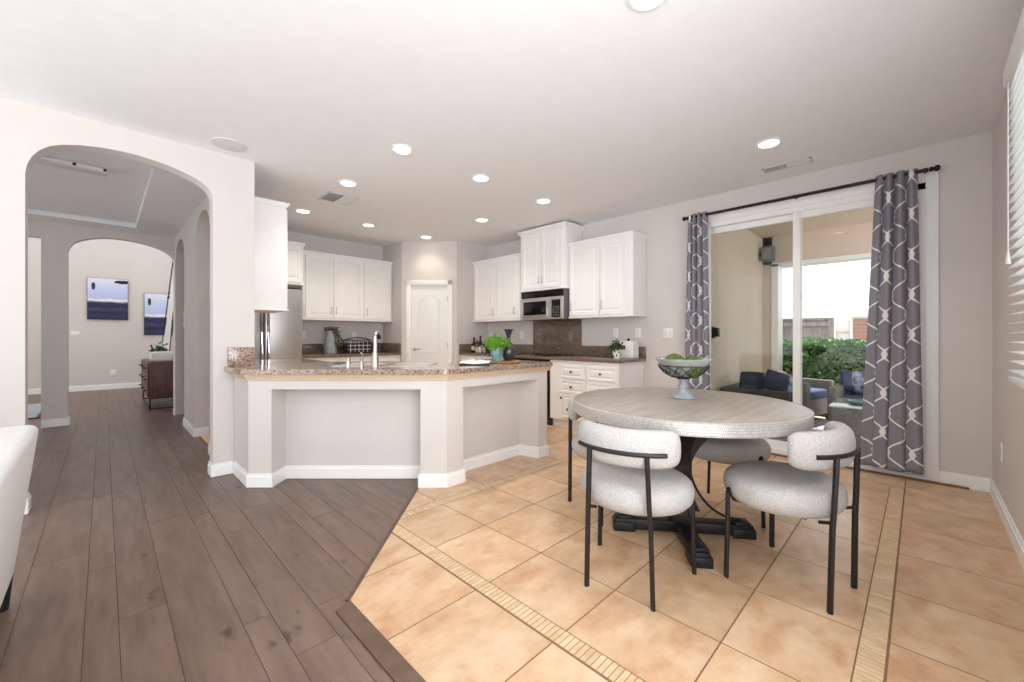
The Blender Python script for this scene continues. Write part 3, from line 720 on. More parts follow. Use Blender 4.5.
# sink: rim frame with two bowls sunk behind the faucet
sk = thing('kitchen_sink', 'double-bowl steel sink set in the peninsula countertop behind the faucet', 'sink', (*diag(-1.15, 3.7), .938))
FS = frame(*diag(-1.55, 3.52), -pi / 4)
mb = MB()
for (u0, u1) in ((0, .40), (.44, .84)):
    zz = .9385
    for (a, b, c, d) in ((u0, u1, 0, -.02), (u0, u1, -.38, -.40), (u0, u0 + .02, -.02, -.38), (u1 - .02, u1, -.02, -.38)): mb.fbox(FS, a, b, min(c, d), max(c, d), zz, zz + .005)
finish('rim', mb, M['steel'], sk)
for (u0, u1) in ((0.02, .38), (.46, .82)):
    mb = MB(); mb.fbox(FS, u0, u1, -.38, -.02, .9383, .940); finish('bowl', mb, M['steel'], sk)
fc = thing('kitchen_faucet', 'tall brushed-nickel gooseneck faucet on the peninsula countertop', 'faucet', (*diag(-1.125, 3.36), .938))
bx, by = diag(-1.125, 3.36); dx, dy = 1 / sqrt(2), 1 / sqrt(2)
mb = MB(); mb.lathe([(.030, 0), (.032, .01), (.026, .03), (.028, .07), (.024, .11), (.016, .15)], (bx, by, .938), 20); finish('body', mb, M['nickel'], fc)
P_ = [(bx, by, 1.08), (bx, by, 1.19)]
for k in range(0, 9):
    t = pi * k / 10; r = .045; P_.append((bx + dx * (r - r * cos(t)), by + dy * (r - r * cos(t)), 1.19 + r * .9 * sin(t)))
mb = MB(); mb.tube(P_, .013, rr=[.015] * 2 + [.013] * (len(P_) - 2)); finish('spout', mb, M['nickel'], fc)
e1 = Vector(P_[-1]); mb = MB(); mb.cyl(e1, e1 + Vector((dx * .015, dy * .015, -.035)), .014, .018); finish('spray_head', mb, M['bronze'], fc)
sp_ = thing('faucet_handle', 'short lever handle standing beside the gooseneck faucet', 'faucet handle', (*diag(-1.26, 3.42), .938))
hx, hy = diag(-1.26, 3.42)
mb = MB(); mb.lathe([(.020, 0), (.020, .02), (.013, .035), (.014, .06), (.016, .07), (.008, .085)], (hx, hy, .938), 16); finish('handle_body', mb, M['nickel'], sp_)
mb = MB(); mb.tube([(hx, hy, 1.01), (hx + .006, hy - .01, 1.04), (hx - .004, hy + .004, 1.065)], .006); finish('lever', mb, M['nickel'], sp_)
hx, hy = diag(-1.335, 3.33)
sd_ = thing('soap_dispenser', 'short polished cylinder soap dispenser left of the faucet', 'soap dispenser', (hx, hy, .938))
mb = MB(); mb.lathe([(.019, 0), (.02, .005), (.016, .012), (.0155, .06)], (hx, hy, .938), 18); finish('body', mb, M['chrome'], sd_)
mb = MB(); mb.lathe([(.019, .06), (.020, .065), (.020, .078), (.014, .083)], (hx, hy, .938), 18); finish('cap', mb, M['nickel'], sd_)

# ------------------------------------------------------------------ kitchen cabinets
def pull(mb, fr, u, n, z, L=.10, vert=True):
    a = (u, n, z - L / 2) if vert else (u - L / 2, n, z); b = (u, n, z + L / 2) if vert else (u + L / 2, n, z)
    A = Vector(a) + Vector((0, .028, 0)); B = Vector(b) + Vector((0, .028, 0))
    mb.tube([fr @ A, fr @ ((A + B) / 2 + Vector((0, .004, 0))), fr @ B], .0055)
    k = .2
    for q in (A.lerp(B, k), B.lerp(A, k)): mb.cyl(fr @ Vector((q.x, n, q.z)), fr @ q, .0045)
def knob(mb, fr, u, n, z):
    mb.cyl(fr @ Vector((u, n, z)), fr @ Vector((u, n + .018, z)), .006); mb.cyl(fr @ Vector((u, n + .016, z)), fr @ Vector((u, n + .028, z)), .014, .012, 14)
def upper(name, fr, u0, u1, z0, z1, depth, doors, label, group=None, crown=.05, handles=None, bottom=.03, stile=.03):
    """fr origin on wall; n outwards; doors=list of (u0,u1); handles=list of u"""
    o = fr @ Vector(((u0 + u1) / 2, depth / 2, z0))
    r = thing(name, label, 'cabinet', tuple(o), 0, group)
    mb = MB(); mb.fbox(fr, u0, u1, .002, depth, z0, z1 - .002, .002); finish('body', mb, M['cab'], r)
    mb = MB()
    pf = [(0, 0), (.012, 0), (.016, crown * .35), (.036, crown * .8), (.04, crown), (0, crown)]
    for (n_, z_) in (): pass
    for i in range(3):
        ex = (.010, .024, .038)[i]; zz0 = z1 - crown + crown * (0, .35, .75)[i]; zz1 = z1 - crown + crown * (.35, .75, 1)[i]
        mb.fbox(fr, u0 - min(ex, crown_side[0]), u1 + min(ex, crown_side[1]), .002, depth + ex, zz0, zz1)
    finish('crown_moulding', mb, M['cab'], r, smooth=False)
    mb = MB(); mb.fbox(fr, u0 - min(.012, crown_side[0]), u1 + min(.012, crown_side[1]), .002, depth + .022, z0 - .001, z0 + bottom * .6, .003); finish('light_rail', mb, M['cab'], r)
    for k, (a, b) in enumerate(doors):
        mb = MB(); mb.panel_door(fr, a, b, z0 + bottom, z1 - crown - .012, depth); d = finish('door', mb, M['cab'], r, smooth=False)
        if handles and handles[k] is not None:
            mb = MB(); pull(mb, fr, handles[k], depth + .02, z0 + bottom + .12, .115); finish('handle', mb, M['nickel'], d)
    return r
FW = FX(XW)
CG = 'white raised-panel wall cabinets on the cooktop wall'
crown_side = (.012, 0.0)
upper('wall_cabinet', FW, 2.435, 3.385, 1.44, 2.46, .33, [(2.525, 2.885), (2.905, 3.365)], 'white two-door wall cabinet right of the microwave', CG, handles=[2.858, 3.335])
crown_side = (0, 0.)
upper('wall_cabinet', FW, 4.242, 5.43, 1.44, 2.46, .33, [(4.30, 4.83), (4.845, 5.36)], 'white two-door wall cabinet left of the microwave, beside the pantry', CG, handles=[4.41, 4.89])
crown_side = (.03, .03)
upper('wall_cabinet', FW, 3.392, 4.238, 1.85, 2.745, .40, [(3.45, 3.81), (3.82, 4.18)], 'taller white two-door cabinet raised above the microwave, nearly touching the ceiling', CG, crown=.06, handles=[3.785, 3.845])
FK = FY(6.73)
crown_side = (0, 0)
upper('wall_cabinet', FK, 2.06, 2.984, 1.44, 2.46, .33, [(2.10, 2.495), (2.505, 2.965)], 'white two-door wall cabinet above the pitcher and wire basket', 'white cabinets on the fridge wall', handles=[2.465, 2.535])
upper('wall_cabinet', FK, 2.986, 3.49, 1.44, 2.46, .33, [(3.0, 3.465)], 'white single-door wall cabinet beside the pantry, on the fridge wall', 'white cabinets on the fridge wall', handles=[3.03])
crown_side = (0, .02)
upper('wall_cabinet', FK, 1.002, 1.985, 1.91, 2.50, .60, [(1.03, 1.49), (1.50, 1.96)], 'white cabinet mounted above the stainless refrigerator', 'white cabinets on the fridge wall', handles=[1.46, 1.53])
FN = Matrix(((0, 1, 0, .972), (-1, 0, 0, 0), (0, 0, 1, 0), (0, 0, 0, 1)))      # faces +X: u=-Y
crown_side = (0, .012)
upper('wall_cabinet', FN, -5.12, -4.56, 1.455, 2.55, .34, [(-5.10, -4.845), (-4.835, -4.58)], 'tall white cabinet end panel hanging beside the arch wall, in front of the refrigerator', None, handles=[-4.87, -4.81])

# microwave
mw = thing('microwave', 'over-the-range stainless microwave below the taller cabinet', 'microwave', (4.6, 3.84, 1.43))
mb = MB(); mb.box(4.40, XW - .002, 3.405, 4.172, 1.43, 1.846, .004); finish('body', mb, M['grey_metal'], mw)
mb = MB(); mb.box(4.365, 4.40, 3.405, 4.172, 1.745, 1.842, .004); finish('vent_grille', mb, M['dark_glass'], mw)
mb = MB(); mb.box(4.36, 4.40, 3.62, 4.172, 1.432, 1.742, .006); dd = finish('door', mb, M['steel'], mw)
mb = MB(); mb.box(4.356, 4.362, 3.69, 4.12, 1.50, 1.69, .003); finish('door_window', mb, M['dark_glass'], dd)
mb = MB(); mb.tube([(4.335, 3.645, 1.47), (4.33, 3.645, 1.59), (4.335, 3.645, 1.71)], .010); mb.cyl((4.335, 3.645, 1.48), (4.36, 3.645, 1.48), .007); mb.cyl((4.335, 3.645, 1.70), (4.36, 3.645, 1.70), .007); finish('handle', mb, M['steel'], mw)
mb = MB(); mb.box(4.362, 4.40, 3.405, 3.615, 1.432, 1.742, .005); cp = finish('control_panel', mb, M['steel'], mw)
mb = MB(); mb.box(4.358, 4.364, 3.44, 3.59, 1.46, 1.70, .003); pn = finish('keypad', mb, M['dark_glass'], cp)
mb = MB()
for i in range(3):
    for j in range(4): mb.box(4.356, 4.359, 3.46 + i * .04, 3.485 + i * .04, 1.48 + j * .035, 1.50 + j * .035)
finish('buttons', mb, M['grey_metal'], pn, smooth=False)

# base cabinets, cooktop run (face x=4.22)
XF = 4.22; DB = XW - XF
BG = 'white base cabinets under the cooktop counter'
def base_unit(fr, u0, u1, cols, label, group, depth=.6, name='base_cabinet', side=None, z1=.885):
    o = fr @ Vector(((u0 + u1) / 2, depth / 2, 0)); r = thing(name, label, 'cabinet', tuple(o), 0, group)
    mb = MB(); mb.fbox(fr, u0, u1, .003, depth - .001, .11, z1); mb.fbox(fr, u0 + .0, u1, .003, depth - .06, 0, .11); finish('body', mb, M['cab'], r, smooth=False)
    for (a, b, kind) in cols:
        if kind == 'ddoor':
            rows = [('drawer', .655, .83), ('drawer', .465, .64), ('door', .14, .45)]
        elif kind == 'drawer': rows = [('drawer', .655, .83), ('drawer', .465, .64), ('drawer', .14, .45)]
        else: rows = [('door', .14, .83)]
        for (nm, za, zb) in rows:
            mb = MB(); mb.panel_door(fr, a, b, za, zb, depth, .018, .028); d = finish(nm, mb, M['cab'], r, smooth=False)
            mb = MB()
            if nm == 'drawer': knob(mb, fr, (a + b) / 2, depth + .018, (za + zb) / 2)
            else: knob(mb, fr, b - .03, depth + .018, zb - .05)
            finish('knob', mb, M['bronze'], d)
    return r
base_unit(FW, 2.47, 2.925, [(2.50, 2.905, 'drawer')], 'white drawer cabinet at the right end of the cooktop counter', BG)
base_unit(FW, 2.928, 3.50, [(2.945, 3.32, 'ddoor')], 'white base cabinet with two drawers over a door, next to the black oven', BG)
base_unit(FW, 4.30, 5.43, [(4.33, 4.85, 'ddoor'), (4.87, 5.38, 'ddoor')], 'white base cabinet between the oven and the pantry', BG)
base_unit(FK, 1.93, 3.49, [(1.96, 2.45, 'ddoor'), (2.47, 2.96, 'ddoor'), (2.98, 3.46, 'ddoor')], 'white base cabinet along the wall right of the refrigerator', None)
ov = thing('built_in_oven', 'black built-in oven below the cooktop, seen past the peninsula end', 'oven', (4.5, 3.9, 0))
mb = MB(); mb.box(4.24, XW - .01, 3.503, 4.297, 0, .883); finish('body', mb, M['black'], ov, smooth=False)
mb = MB(); mb.box(4.205, 4.24, 3.51, 4.29, .12, .74, .006); od = finish('oven_door', mb, M['dark_glass'], ov)
mb = MB(); mb.tube([(4.165, 3.58, .69), (4.16, 3.9, .69), (4.165, 4.22, .69)], .011); mb.cyl((4.165, 3.6, .69), (4.21, 3.6, .69), .008); mb.cyl((4.165, 4.2, .69), (4.21, 4.2, .69), .008); finish('handle', mb, M['steel'], od)
mb = MB(); mb.box(4.21, 4.24, 3.51, 4.29, .75, .875, .005); finish('control_panel', mb, M['dark_glass'], ov)

kc = thing('kitchen_worktop', 'brown granite worktop with backsplash along the cooktop wall', 'countertop', (4.5, 3.9, .886))
mb = MB(); mb.prism([(4.185, 2.435), (XW - .002, 2.435), (XW - .002, 5.43), (4.185, 5.43)][::-1][::-1], .886, .926, .006, 2); finish('slab', mb, M['granite_dark'], kc)
for bx_ in ((XW - .022, XW - .002, 2.435, 3.41), (XW - .022, XW - .002, 4.33, 5.41), (4.19, XW - .002, 5.41, 5.432)):
    mb = MB(); mb.box(*bx_, .926, 1.065, .003); finish('backsplash', mb, M['granite_dark'], kc)
mb = MB(); mb.box(XW - .024, XW - .002, 3.412, 4.328, .926, 1.429, .003); finish('cooktop_backsplash', mb, M['granite_dark'], kc)
kb = thing('kitchen_worktop', 'brown granite worktop with backsplash beside the refrigerator', 'countertop', (2.7, 6.4, .886))
mb = MB(); mb.prism([(1.93, 6.095), (3.49, 6.095), (3.49, 6.728), (1.93, 6.728)], .886, .926, .006, 2); finish('slab', mb, M['granite_dark'], kb)
for bx_ in ((1.93, 3.47, 6.706, 6.728), (3.472, 3.492, 6.10, 6.728)):
    mb = MB(); mb.box(*bx_, .926, 1.08, .003); finish('backsplash', mb, M['granite_dark'], kb)
cktop = thing('cooktop', 'black glass cooktop set in the brown granite worktop', 'cooktop', (4.48, 3.9, .926))
mb = MB(); mb.box(4.235, 4.76, 3.50, 4.28, .926, .934, .003); finish('glass_top', mb, M['dark_glass'], cktop)
for (x_, y_, r_) in ((4.38, 3.7, .09), (4.62, 3.7, .075), (4.38, 4.1, .075), (4.62, 4.1, .09)):
    mb = MB(); mb.tube([(x_ + r_ * cos(t * pi / 12), y_ + r_ * sin(t * pi / 12), .938) for t in range(24)], .004, 6, closed=True)
    for t in range(4): mb.cyl((x_, y_, .94), (x_ + r_ * cos(t * pi / 2 + .4), y_ + r_ * sin(t * pi / 2 + .4), .94), .004, n=6)
    finish('burner_grate', mb, M['black'], cktop)

# refrigerator (faces -Y)
fg = thing('refrigerator', 'stainless french-door refrigerator in the corner behind the arch wall', 'refrigerator', (1.46, 6.3, 0))
mb = MB(); mb.box(1.005, 1.918, 6.02, 6.70, .02, 1.83, .004); finish('cabinet_body', mb, M['grey_metal'], fg)
mb = MB(); mb.box(1.01, 1.457, 5.95, 6.018, .72, 1.83, .02, 4); dl = finish('door', mb, M['steel'], fg)
mb = MB(); mb.box(1.463, 1.915, 5.95, 6.018, .72, 1.83, .02, 4); dr = finish('door', mb, M['steel'], fg)
mb = MB(); mb.box(1.01, 1.915, 5.95, 6.018, .04, .71, .02, 4); fz = finish('freezer_drawer', mb, M['steel'], fg)
for xx, dpar in ((1.425, dl), (1.497, dr)):
    mb = MB(); mb.tube([(xx, 5.90, .80), (xx, 5.895, 1.25), (xx, 5.90, 1.70)], .013, 10); mb.cyl((xx, 5.9, .84), (xx, 5.955, .84), .009); mb.cyl((xx, 5.9, 1.66), (xx, 5.955, 1.66), .009); finish('handle', mb, M['chrome'], dpar)
    mb = MB(); mb.box(xx - .010, xx + .010, 5.944, 5.95, .78, 1.72, .002); finish('handle_recess', mb, M['black'], dpar)
mb = MB(); mb.box(1.10, 1.34, 5.943, 5.95, 1.05, 1.40, .003); dw = finish('water_dispenser', mb, M['dark_glass'], dl)
mb = MB(); mb.tube([(1.08, 5.90, .63), (1.46, 5.895, .63), (1.84, 5.90, .63)], .012, 10); mb.cyl((1.12, 5.9, .63), (1.12, 5.955, .63), .008); mb.cyl((1.8, 5.9, .63), (1.8, 5.955, .63), .008); finish('handle', mb, M['chrome'], fz)
mb = MB(); mb.box(1.75, 1.87, 5.97, 6.10, 1.832, 1.85, .004); finish('hinge_cover', mb, M['black'], fg)

# ------------------------------------------------------------------ counter objects
# tray on peninsula with fern pot and vase, open book
tx, ty = diag(-.09, 4.02)
board = thing('serving_board', 'round wooden serving board under the potted herb and dark vase', 'serving board', (tx, ty, .939))
mb = MB(); mb.lathe([(.17, 0), (.18, .006), (.18, .014), (.175, .018)], (tx, ty, .939), 40); finish('board', mb, M['board'], board)
px_, py_ = diag(-.145, 3.96)
pt = thing('potted_herb', 'bright green herb in a teal glazed pot on the peninsula', 'potted plant', (px_, py_, .957))
mb = MB(); mb.lathe([(.048, 0), (.052, .005), (.055, .065), (.060, .068), (.062, .13), (.058, .132), (.055, .12), (.0, .12)], (px_, py_, .957), 28); pot_ = finish('pot', mb, M['teal'], pt)
mb = MB(); mb.lathe([(0, .117), (.054, .121)], (px_, py_, .957), 20, cap=False); finish('soil', mb, M['soil'], pot_)
lp = []
for _ in range(1500):
    a = random.uniform(0, 2 * pi); rr_ = random.random() ** .5; el = random.uniform(0, 1)
    lp.append((px_ + .125 * rr_ * cos(a) * (.5 + el * .6), py_ + .125 * rr_ * sin(a) * (.5 + el * .6), 1.07 + .13 * el * (1.1 - rr_ ** 2 * .6)))
mb = MB(); mb.leaves(lp, .028, .4); mb.keep = True; finish('foliage', mb, M['herb'], pt, smooth=False)
mb = MB()
for _ in range(26):
    a = random.uniform(0, 2 * pi); rr_ = random.uniform(.03, .13); mb.cyl((px_ + .02 * cos(a), py_ + .02 * sin(a), 1.07), (px_ + rr_ * cos(a), py_ + rr_ * sin(a), 1.17), .0015, n=4)
finish('stems', mb, M['herb'], pt)
vx, vy = diag(-.035, 4.08)
mb = MB(); mb.lathe([(a, b * 1.13) for a, b in [(.025, 0), (.045, .006), (.066, .035), (.074, .07), (.068, .105), (.045, .14), (.022, .165), (.017, .19), (.020, .215), (.042, .26), (.050, .276), (.046, .276), (.016, .21), (0, .2)]], (vx, vy, .957), 36)
single('dark_vase', mb, M['glazed'], 'glossy charcoal vase with flared neck beside the potted herb', 'vase')
bkx, bky = diag(-.335, 3.72)
bk = thing('open_book', 'open white cookbook lying on the peninsula countertop', 'book', (bkx, bky, .939), -pi / 4)
mb = MB()
for s_ in (-1, 1):
    prof = []
    for i in range(9):
        t = i / 8; prof.append((s_ * .13 * t, .030 + .014 * sin(pi * min(1, t * 1.4)) * (1 - t)))
    poly = [(0, .012)] + [(a, b - .0) for a, b in prof] + [(s_ * .13, .022)]
    fr = Matrix(((1, 0, 0, 0), (0, 1, 0, 0), (0, 0, 1, 0), (0, 0, 0, 1)))
    mb.slab(fr, poly, -.11, .11)
finish('pages', mb, M['paper'], bk, local=True)
mb = MB(); mb.box(-.135, .135, -.115, .115, 0, .011, .003); finish('cover', mb, M['black'], bk, local=True)

# right end of kitchen worktop: skull-like patterned pot with plant and white canister
cx_, cy_ = 4.63, 2.57
cn = thing('white_canister', 'square white canister with a black knob lid on the worktop end', 'canister', (cx_, cy_, .926))
mb = MB(); mb.box(cx_ - .09, cx_ + .07, cy_ - .10, cy_ + .08, .926, 1.115, .012, 3); finish('body', mb, M['ceramic'], cn)
mb = MB(); mb.box(cx_ - .085, cx_ + .065, cy_ - .095, cy_ + .075, 1.115, 1.135, .008, 3); ld = finish('lid', mb, M['ceramic'], cn)
mb = MB(); mb.blob((cx_ - .01, cy_ + .0, 1.155), (.018, .018, .018), 2); finish('lid_knob', mb, M['black'], ld)
cx_, cy_ = 4.37, 2.585
pp = thing('potted_plant', 'small leafy plant in a white pot with black spots beside the canister', 'potted plant', (cx_, cy_, .926))
mb = MB(); mb.lathe([(.035, 0), (.040, .005), (.055, .11), (.056, .115), (.052, .115), (.048, .10), (0, .10)], (cx_, cy_, .926), 26); pq = finish('pot', mb, M['ceramic'], pp)
mb = MB()
for t, zz in ((3.6, .04), (4.2, .08), (3.2, .09), (4.8, .05), (2.7, .03)):
    rr_ = .040 + .0135 * zz / .1
    mb.blob((cx_ + rr_ * cos(t), cy_ + rr_ * sin(t), .926 + zz), (.009, .009, .012), 2)
finish('black_spots', mb, M['black'], pq)
lp = []
for _ in range(260):
    a = random.uniform(0, 2 * pi); r_ = .085 * random.random() ** .5; lp.append((cx_ + r_ * cos(a), cy_ + r_ * sin(a), 1.04 + random.random() * .11 * (1.2 - r_ / .085)))
mb = MB(); mb.leaves(lp, .035, .7); mb.keep = True; finish('foliage', mb, M['leaf'], pp, smooth=False)
mb = MB()
for _ in range(10):
    a = random.uniform(0, 2 * pi); mb.cyl((cx_, cy_, 1.02), (cx_ + .06 * cos(a), cy_ + .06 * sin(a), 1.12), .0018, n=4)
finish('stems', mb, M['stem'], pp)

# bottles and tin rack by the pantry
bs = [(4.40, 5.30, .25, .045, 'larger dark bottle at the left of the corner group by the pantry wall'), (4.54, 5.30, .28, .04, 'dark bottle at the back of the corner group by the pantry wall'), (4.36, 5.17, .20, .045, 'squat dark bottle in front of the corner group beside the striped napkins')]
for (x_, y_, h, r, lb) in bs:
    b = thing('oil_bottle', lb, 'bottle', (x_, y_, .926), group='bottles by the pantry')
    mb = MB(); mb.lathe([(r * .9, 0), (r, .01), (r, h * .55), (r * .4, h * .72), (r * .38, h * .92), (r * .45, h * .94), (r * .45, h), (0, h)], (x_, y_, .926), 20); finish('glass_body', mb, M['bottle'], b)
    mb = MB(); mb.lathe([(r * 1.03, h * .15), (r * 1.03, h * .42)], (x_, y_, .926), 20, cap=False); finish('label', mb, M['cork'], b)
nb = thing('napkin_holder', 'low holder of checked napkins in front of the dark bottles', 'napkin holder', (4.30, 5.02, .926))
mb = MB(); mb.box(4.24, 4.36, 4.92, 5.12, .926, .936, .003); mb.tube([(4.25, 4.93, .93), (4.25, 4.93, 1.02), (4.25, 5.02, 1.06), (4.25, 5.11, 1.02), (4.25, 5.11, .93)], .004); mb.tube([(4.35, 4.93, .93), (4.35, 4.93, 1.02), (4.35, 5.02, 1.06), (4.35, 5.11, 1.02), (4.35, 5.11, .93)], .004); finish('rack', mb, M['black'], nb)
mb = MB()
for i in range(7): mb.box(4.265 + i * .011, 4.273 + i * .011, 4.94, 5.10, .936, 1.02 + .008 * (i % 2))
finish('napkins', mb, mat('checked_napkin', '#efece8', .9, col2='#5c5654', nscale=45), nb, smooth=False)

# back worktop: pitcher with leafy branch, wire basket of jars
jx, jy = 2.46, 6.40
pj = thing('pitcher', 'tall grey-white pitcher holding a leafy vine on the worktop by the refrigerator', 'pitcher', (jx, jy, .926))
mb = MB(); mb.lathe([(a * .95, b * .80) for a, b in [(.085, 0), (.095, .01), (.098, .08), (.090, .2), (.072, .32), (.066, .40), (.074, .44), (.068, .44), (.06, .40), (.06, .3), (0, .28)]], (jx, jy, .926), 30); finish('jug', mb, M['pedestal'], pj)
mb = MB(); mb.tube([(jx - .068, jy - .01, 1.249), (jx - .115, jy - .02, 1.233), (jx - .13, jy - .02, 1.161), (jx - .115, jy - .02, 1.081), (jx - .09, jy - .01, 1.041)], .009); finish('handle', mb, M['pedestal'], pj)
lp = []; vine = [(jx, jy, 1.257), (jx + .04, jy - .05, 1.305), (jx + .07, jy - .10, 1.249), (jx + .075, jy - .12, 1.145), (jx + .08, jy - .12, 1.033)]
for i in range(170):
    t = random.random() * (len(vine) - 1.001); k = int(t); p = Vector(vine[k]).lerp(Vector(vine[k + 1]), t - k); lp.append(p + Vector([random.uniform(-.035, .035) for _ in range(3)]))
for i in range(60): lp.append((jx + random.uniform(-.09, .1), jy + random.uniform(-.05, .05), random.uniform(1.273, 1.329)))
mb = MB(); mb.leaves(lp, .04, .7); mb.keep = True; fl = finish('vine_leaves', mb, mat('olive_vine_leaf', '#6a6a48', .6, col2='#45492f', nscale=20), pj, smooth=False)
mb = MB(); mb.tube(vine, .003); finish('vine_stem', mb, M['stem'], pj)
wb = thing('wire_basket', 'dark wire basket with patterned napkins on the worktop beside the pitcher', 'basket', (2.88, 6.38, .926))
wx0, wx1, wy0, wy1 = 2.66, 3.10, 6.26, 6.50
mb = MB()
for zz in (.93, 1.02, 1.08, 1.135): mb.tube([(wx0, wy0, zz), (wx1, wy0, zz), (wx1, wy1, zz), (wx0, wy1, zz)], .005, 6, closed=True)
for i in range(12):
    u = wx0 + (wx1 - wx0) * i / 11; mb.cyl((u, wy0, .93), (u, wy0, 1.135), .0035, n=6); mb.cyl((u, wy1, .93), (u, wy1, 1.135), .0035, n=6)
for i in range(1, 6):
    w_ = wy0 + (wy1 - wy0) * i / 6; mb.cyl((wx0, w_, .93), (wx0, w_, 1.135), .0035, n=6); mb.cyl((wx1, w_, .93), (wx1, w_, 1.135), .0035, n=6)
finish('wire_frame', mb, M['black'], wb)
mb = MB(); mb.tube([(wx0, wy0 + .12, 1.135), (wx0 + .1, wy0 + .12, 1.16), (wx0 + .22, wy0 + .12, 1.178), (wx1 - .1, wy0 + .12, 1.16), (wx1, wy0 + .12, 1.135)], .008); finish('handle', mb, M['black'], wb)
mb = MB(); mb.box(wx0 + .02, wx1 - .14, wy0 + .03, wy1 - .03, .93, 1.07, .02, 2); mb.box(wx1 - .13, wx1 - .02, wy0 + .03, wy1 - .03, .93, 1.11, .02, 2); finish('cloth_bundle', mb, M['wire'], wb)
mb = MB()
for i in range(5): mb.box(wx0 + .06 + i * .068, wx0 + .073 + i * .068, wy0 + .024, wy0 + .029, .945, 1.115)
mb.box(wx0 + .03, wx1 - .05, wy0 + .024, wy0 + .029, 1.045, 1.056); mb.box(wx0 + .03, wx1 - .05, wy0 + .024, wy0 + .029, .985, .995); finish('white_ribbons', mb, M['ceramic'], wb, smooth=False)

# ------------------------------------------------------------------ wall plates
def plate(name, fr, u, z, w, h, label, group=None, kind='outlet', cat='wall outlet'):
    o = fr @ Vector((u, 0, z)); r = thing(name, label, cat, tuple(o), 0, group)
    mb = MB(); mb.fbox(fr, u - w / 2, u + w / 2, .001, .007, z - h / 2, z + h / 2, .002); finish('plate', mb, M['plate'], r)
    n = max(1, round(w / .05) - 0) if kind == 'switch' else 1
    for i in range(n):
        uu = u + (i - (n - 1) / 2) * w / (n + .2)
        mb = MB()
        if kind == 'outlet':
            mb.fbox(fr, uu - .017, uu + .017, .007, .010, z + .006, z + .034, .001); mb.fbox(fr, uu - .017, uu + .017, .007, .010, z - .034, z - .006, .001)
            finish('sockets', mb, M['ceramic'], r)
        else:
            mb.fbox(fr, uu - .015, uu + .015, .007, .012, z - .032, z + .032, .001); finish('rocker', mb, M['ceramic'], r)
plate('light_switch', FW, 2.155, 1.235, .125, .12, 'white three-rocker light switch left of the left curtain', kind='switch', cat='light switch')
plate('wall_outlet', FW, 2.545, 1.24, .075, .12, 'white outlet above the white canister')
plate('wall_outlet', FW, 2.865, 1.24, .075, .12, 'white outlet above the black-spotted plant pot')
plate('wall_outlet', FW, 4.60, 1.21, .075, .12, 'white outlet behind the dark vase, left of the brown granite panel')
plate('wall_outlet', FW, 5.33, 1.21, .075, .12, 'white outlet at the pantry corner above the bottles')
plate('wall_outlet', FK, 2.17, 1.22, .075, .12, 'white outlet between the refrigerator and the pitcher')
plate('wall_outlet', FK, 2.98, 1.20, .075, .12, 'white outlet above the wire basket')
FR = Matrix(((-1, 0, 0, 0), (0, 1, 0, YR), (0, 0, 1, 0), (0, 0, 0, 1)))
plate('wall_outlet', FR, -4.26, .42, .075, .12, 'white outlet low on the right-hand wall near the corner')
F12 = FY(12.9)
plate('wall_outlet', F12, .155, .37, .09, .13, 'white outlet low on the far wall below the paintings')
plate('light_switch', F12, -.43, 1.24, .14, .12, 'white light switch on the far wall left of the paintings', kind='switch', cat='light switch')
plate('thermostat', FX(.77), 6.98, 1.43, .08, .22, 'narrow white wall control on the hall wall between the side arches', kind='switch', cat='wall control')

# ------------------------------------------------------------------ ceiling fixtures
LG = 'recessed ceiling downlights'
lights = [(1.78, .89, 'large recessed downlight at the top edge, nearest the camera'), (1.78, 3.09, 'recessed downlight above the left part of the peninsula, nearest the ceiling speaker'), (1.78, 4.17, 'recessed downlight in front of the square air vent'), (1.78, 5.50, 'recessed downlight beside the tall white cabinet end, behind the air vent'),
          (2.66, 5.54, 'recessed downlight in the middle of the back row by the fridge-wall cabinets'), (3.63, 5.56, 'recessed downlight right above the pantry door'), (2.66, 3.10, 'recessed downlight in the middle of the row over the peninsula'), (3.63, 3.11, 'recessed downlight nearest the raised microwave cabinet'), (3.63, 4.21, 'recessed downlight between the pantry and the cooktop cabinets'), (3.84, .875, 'recessed downlight in front of the sliding door, beside the air vent')]
for (x_, y_, lb) in lights:
    r = thing('ceiling_downlight', lb, 'ceiling light', (x_, y_, CEIL), group=LG)
    mb = MB(); mb.lathe([(.095, 0), (.095, -.006), (.075, -.010), (.068, -.002)], (x_, y_, CEIL), 32, cap=False); finish('trim_ring', mb, M['trim'], r)
    mb = MB(); mb.lathe([(0, -.006), (.060, -.006), (.070, -.003)], (x_, y_, CEIL), 28, cap=False); finish('lens', mb, M['lens'], r)
    ld_ = bpy.data.lights.new('downlight_lamp', 'SPOT'); ld_.energy = CAN_POWER * (2.0 if 'pantry door' in lb else 4); ld_.color = (1, .84, .64) if 'pantry door' in lb else (1, .92, .82); ld_.spot_size = RAD(125); ld_.spot_blend = .8; ld_.shadow_soft_size = .06
    lo = bpy.data.objects.new('downlight_lamp', ld_); C.objects.link(lo); lo.parent = r; lo.location = (0, 0, -.02)
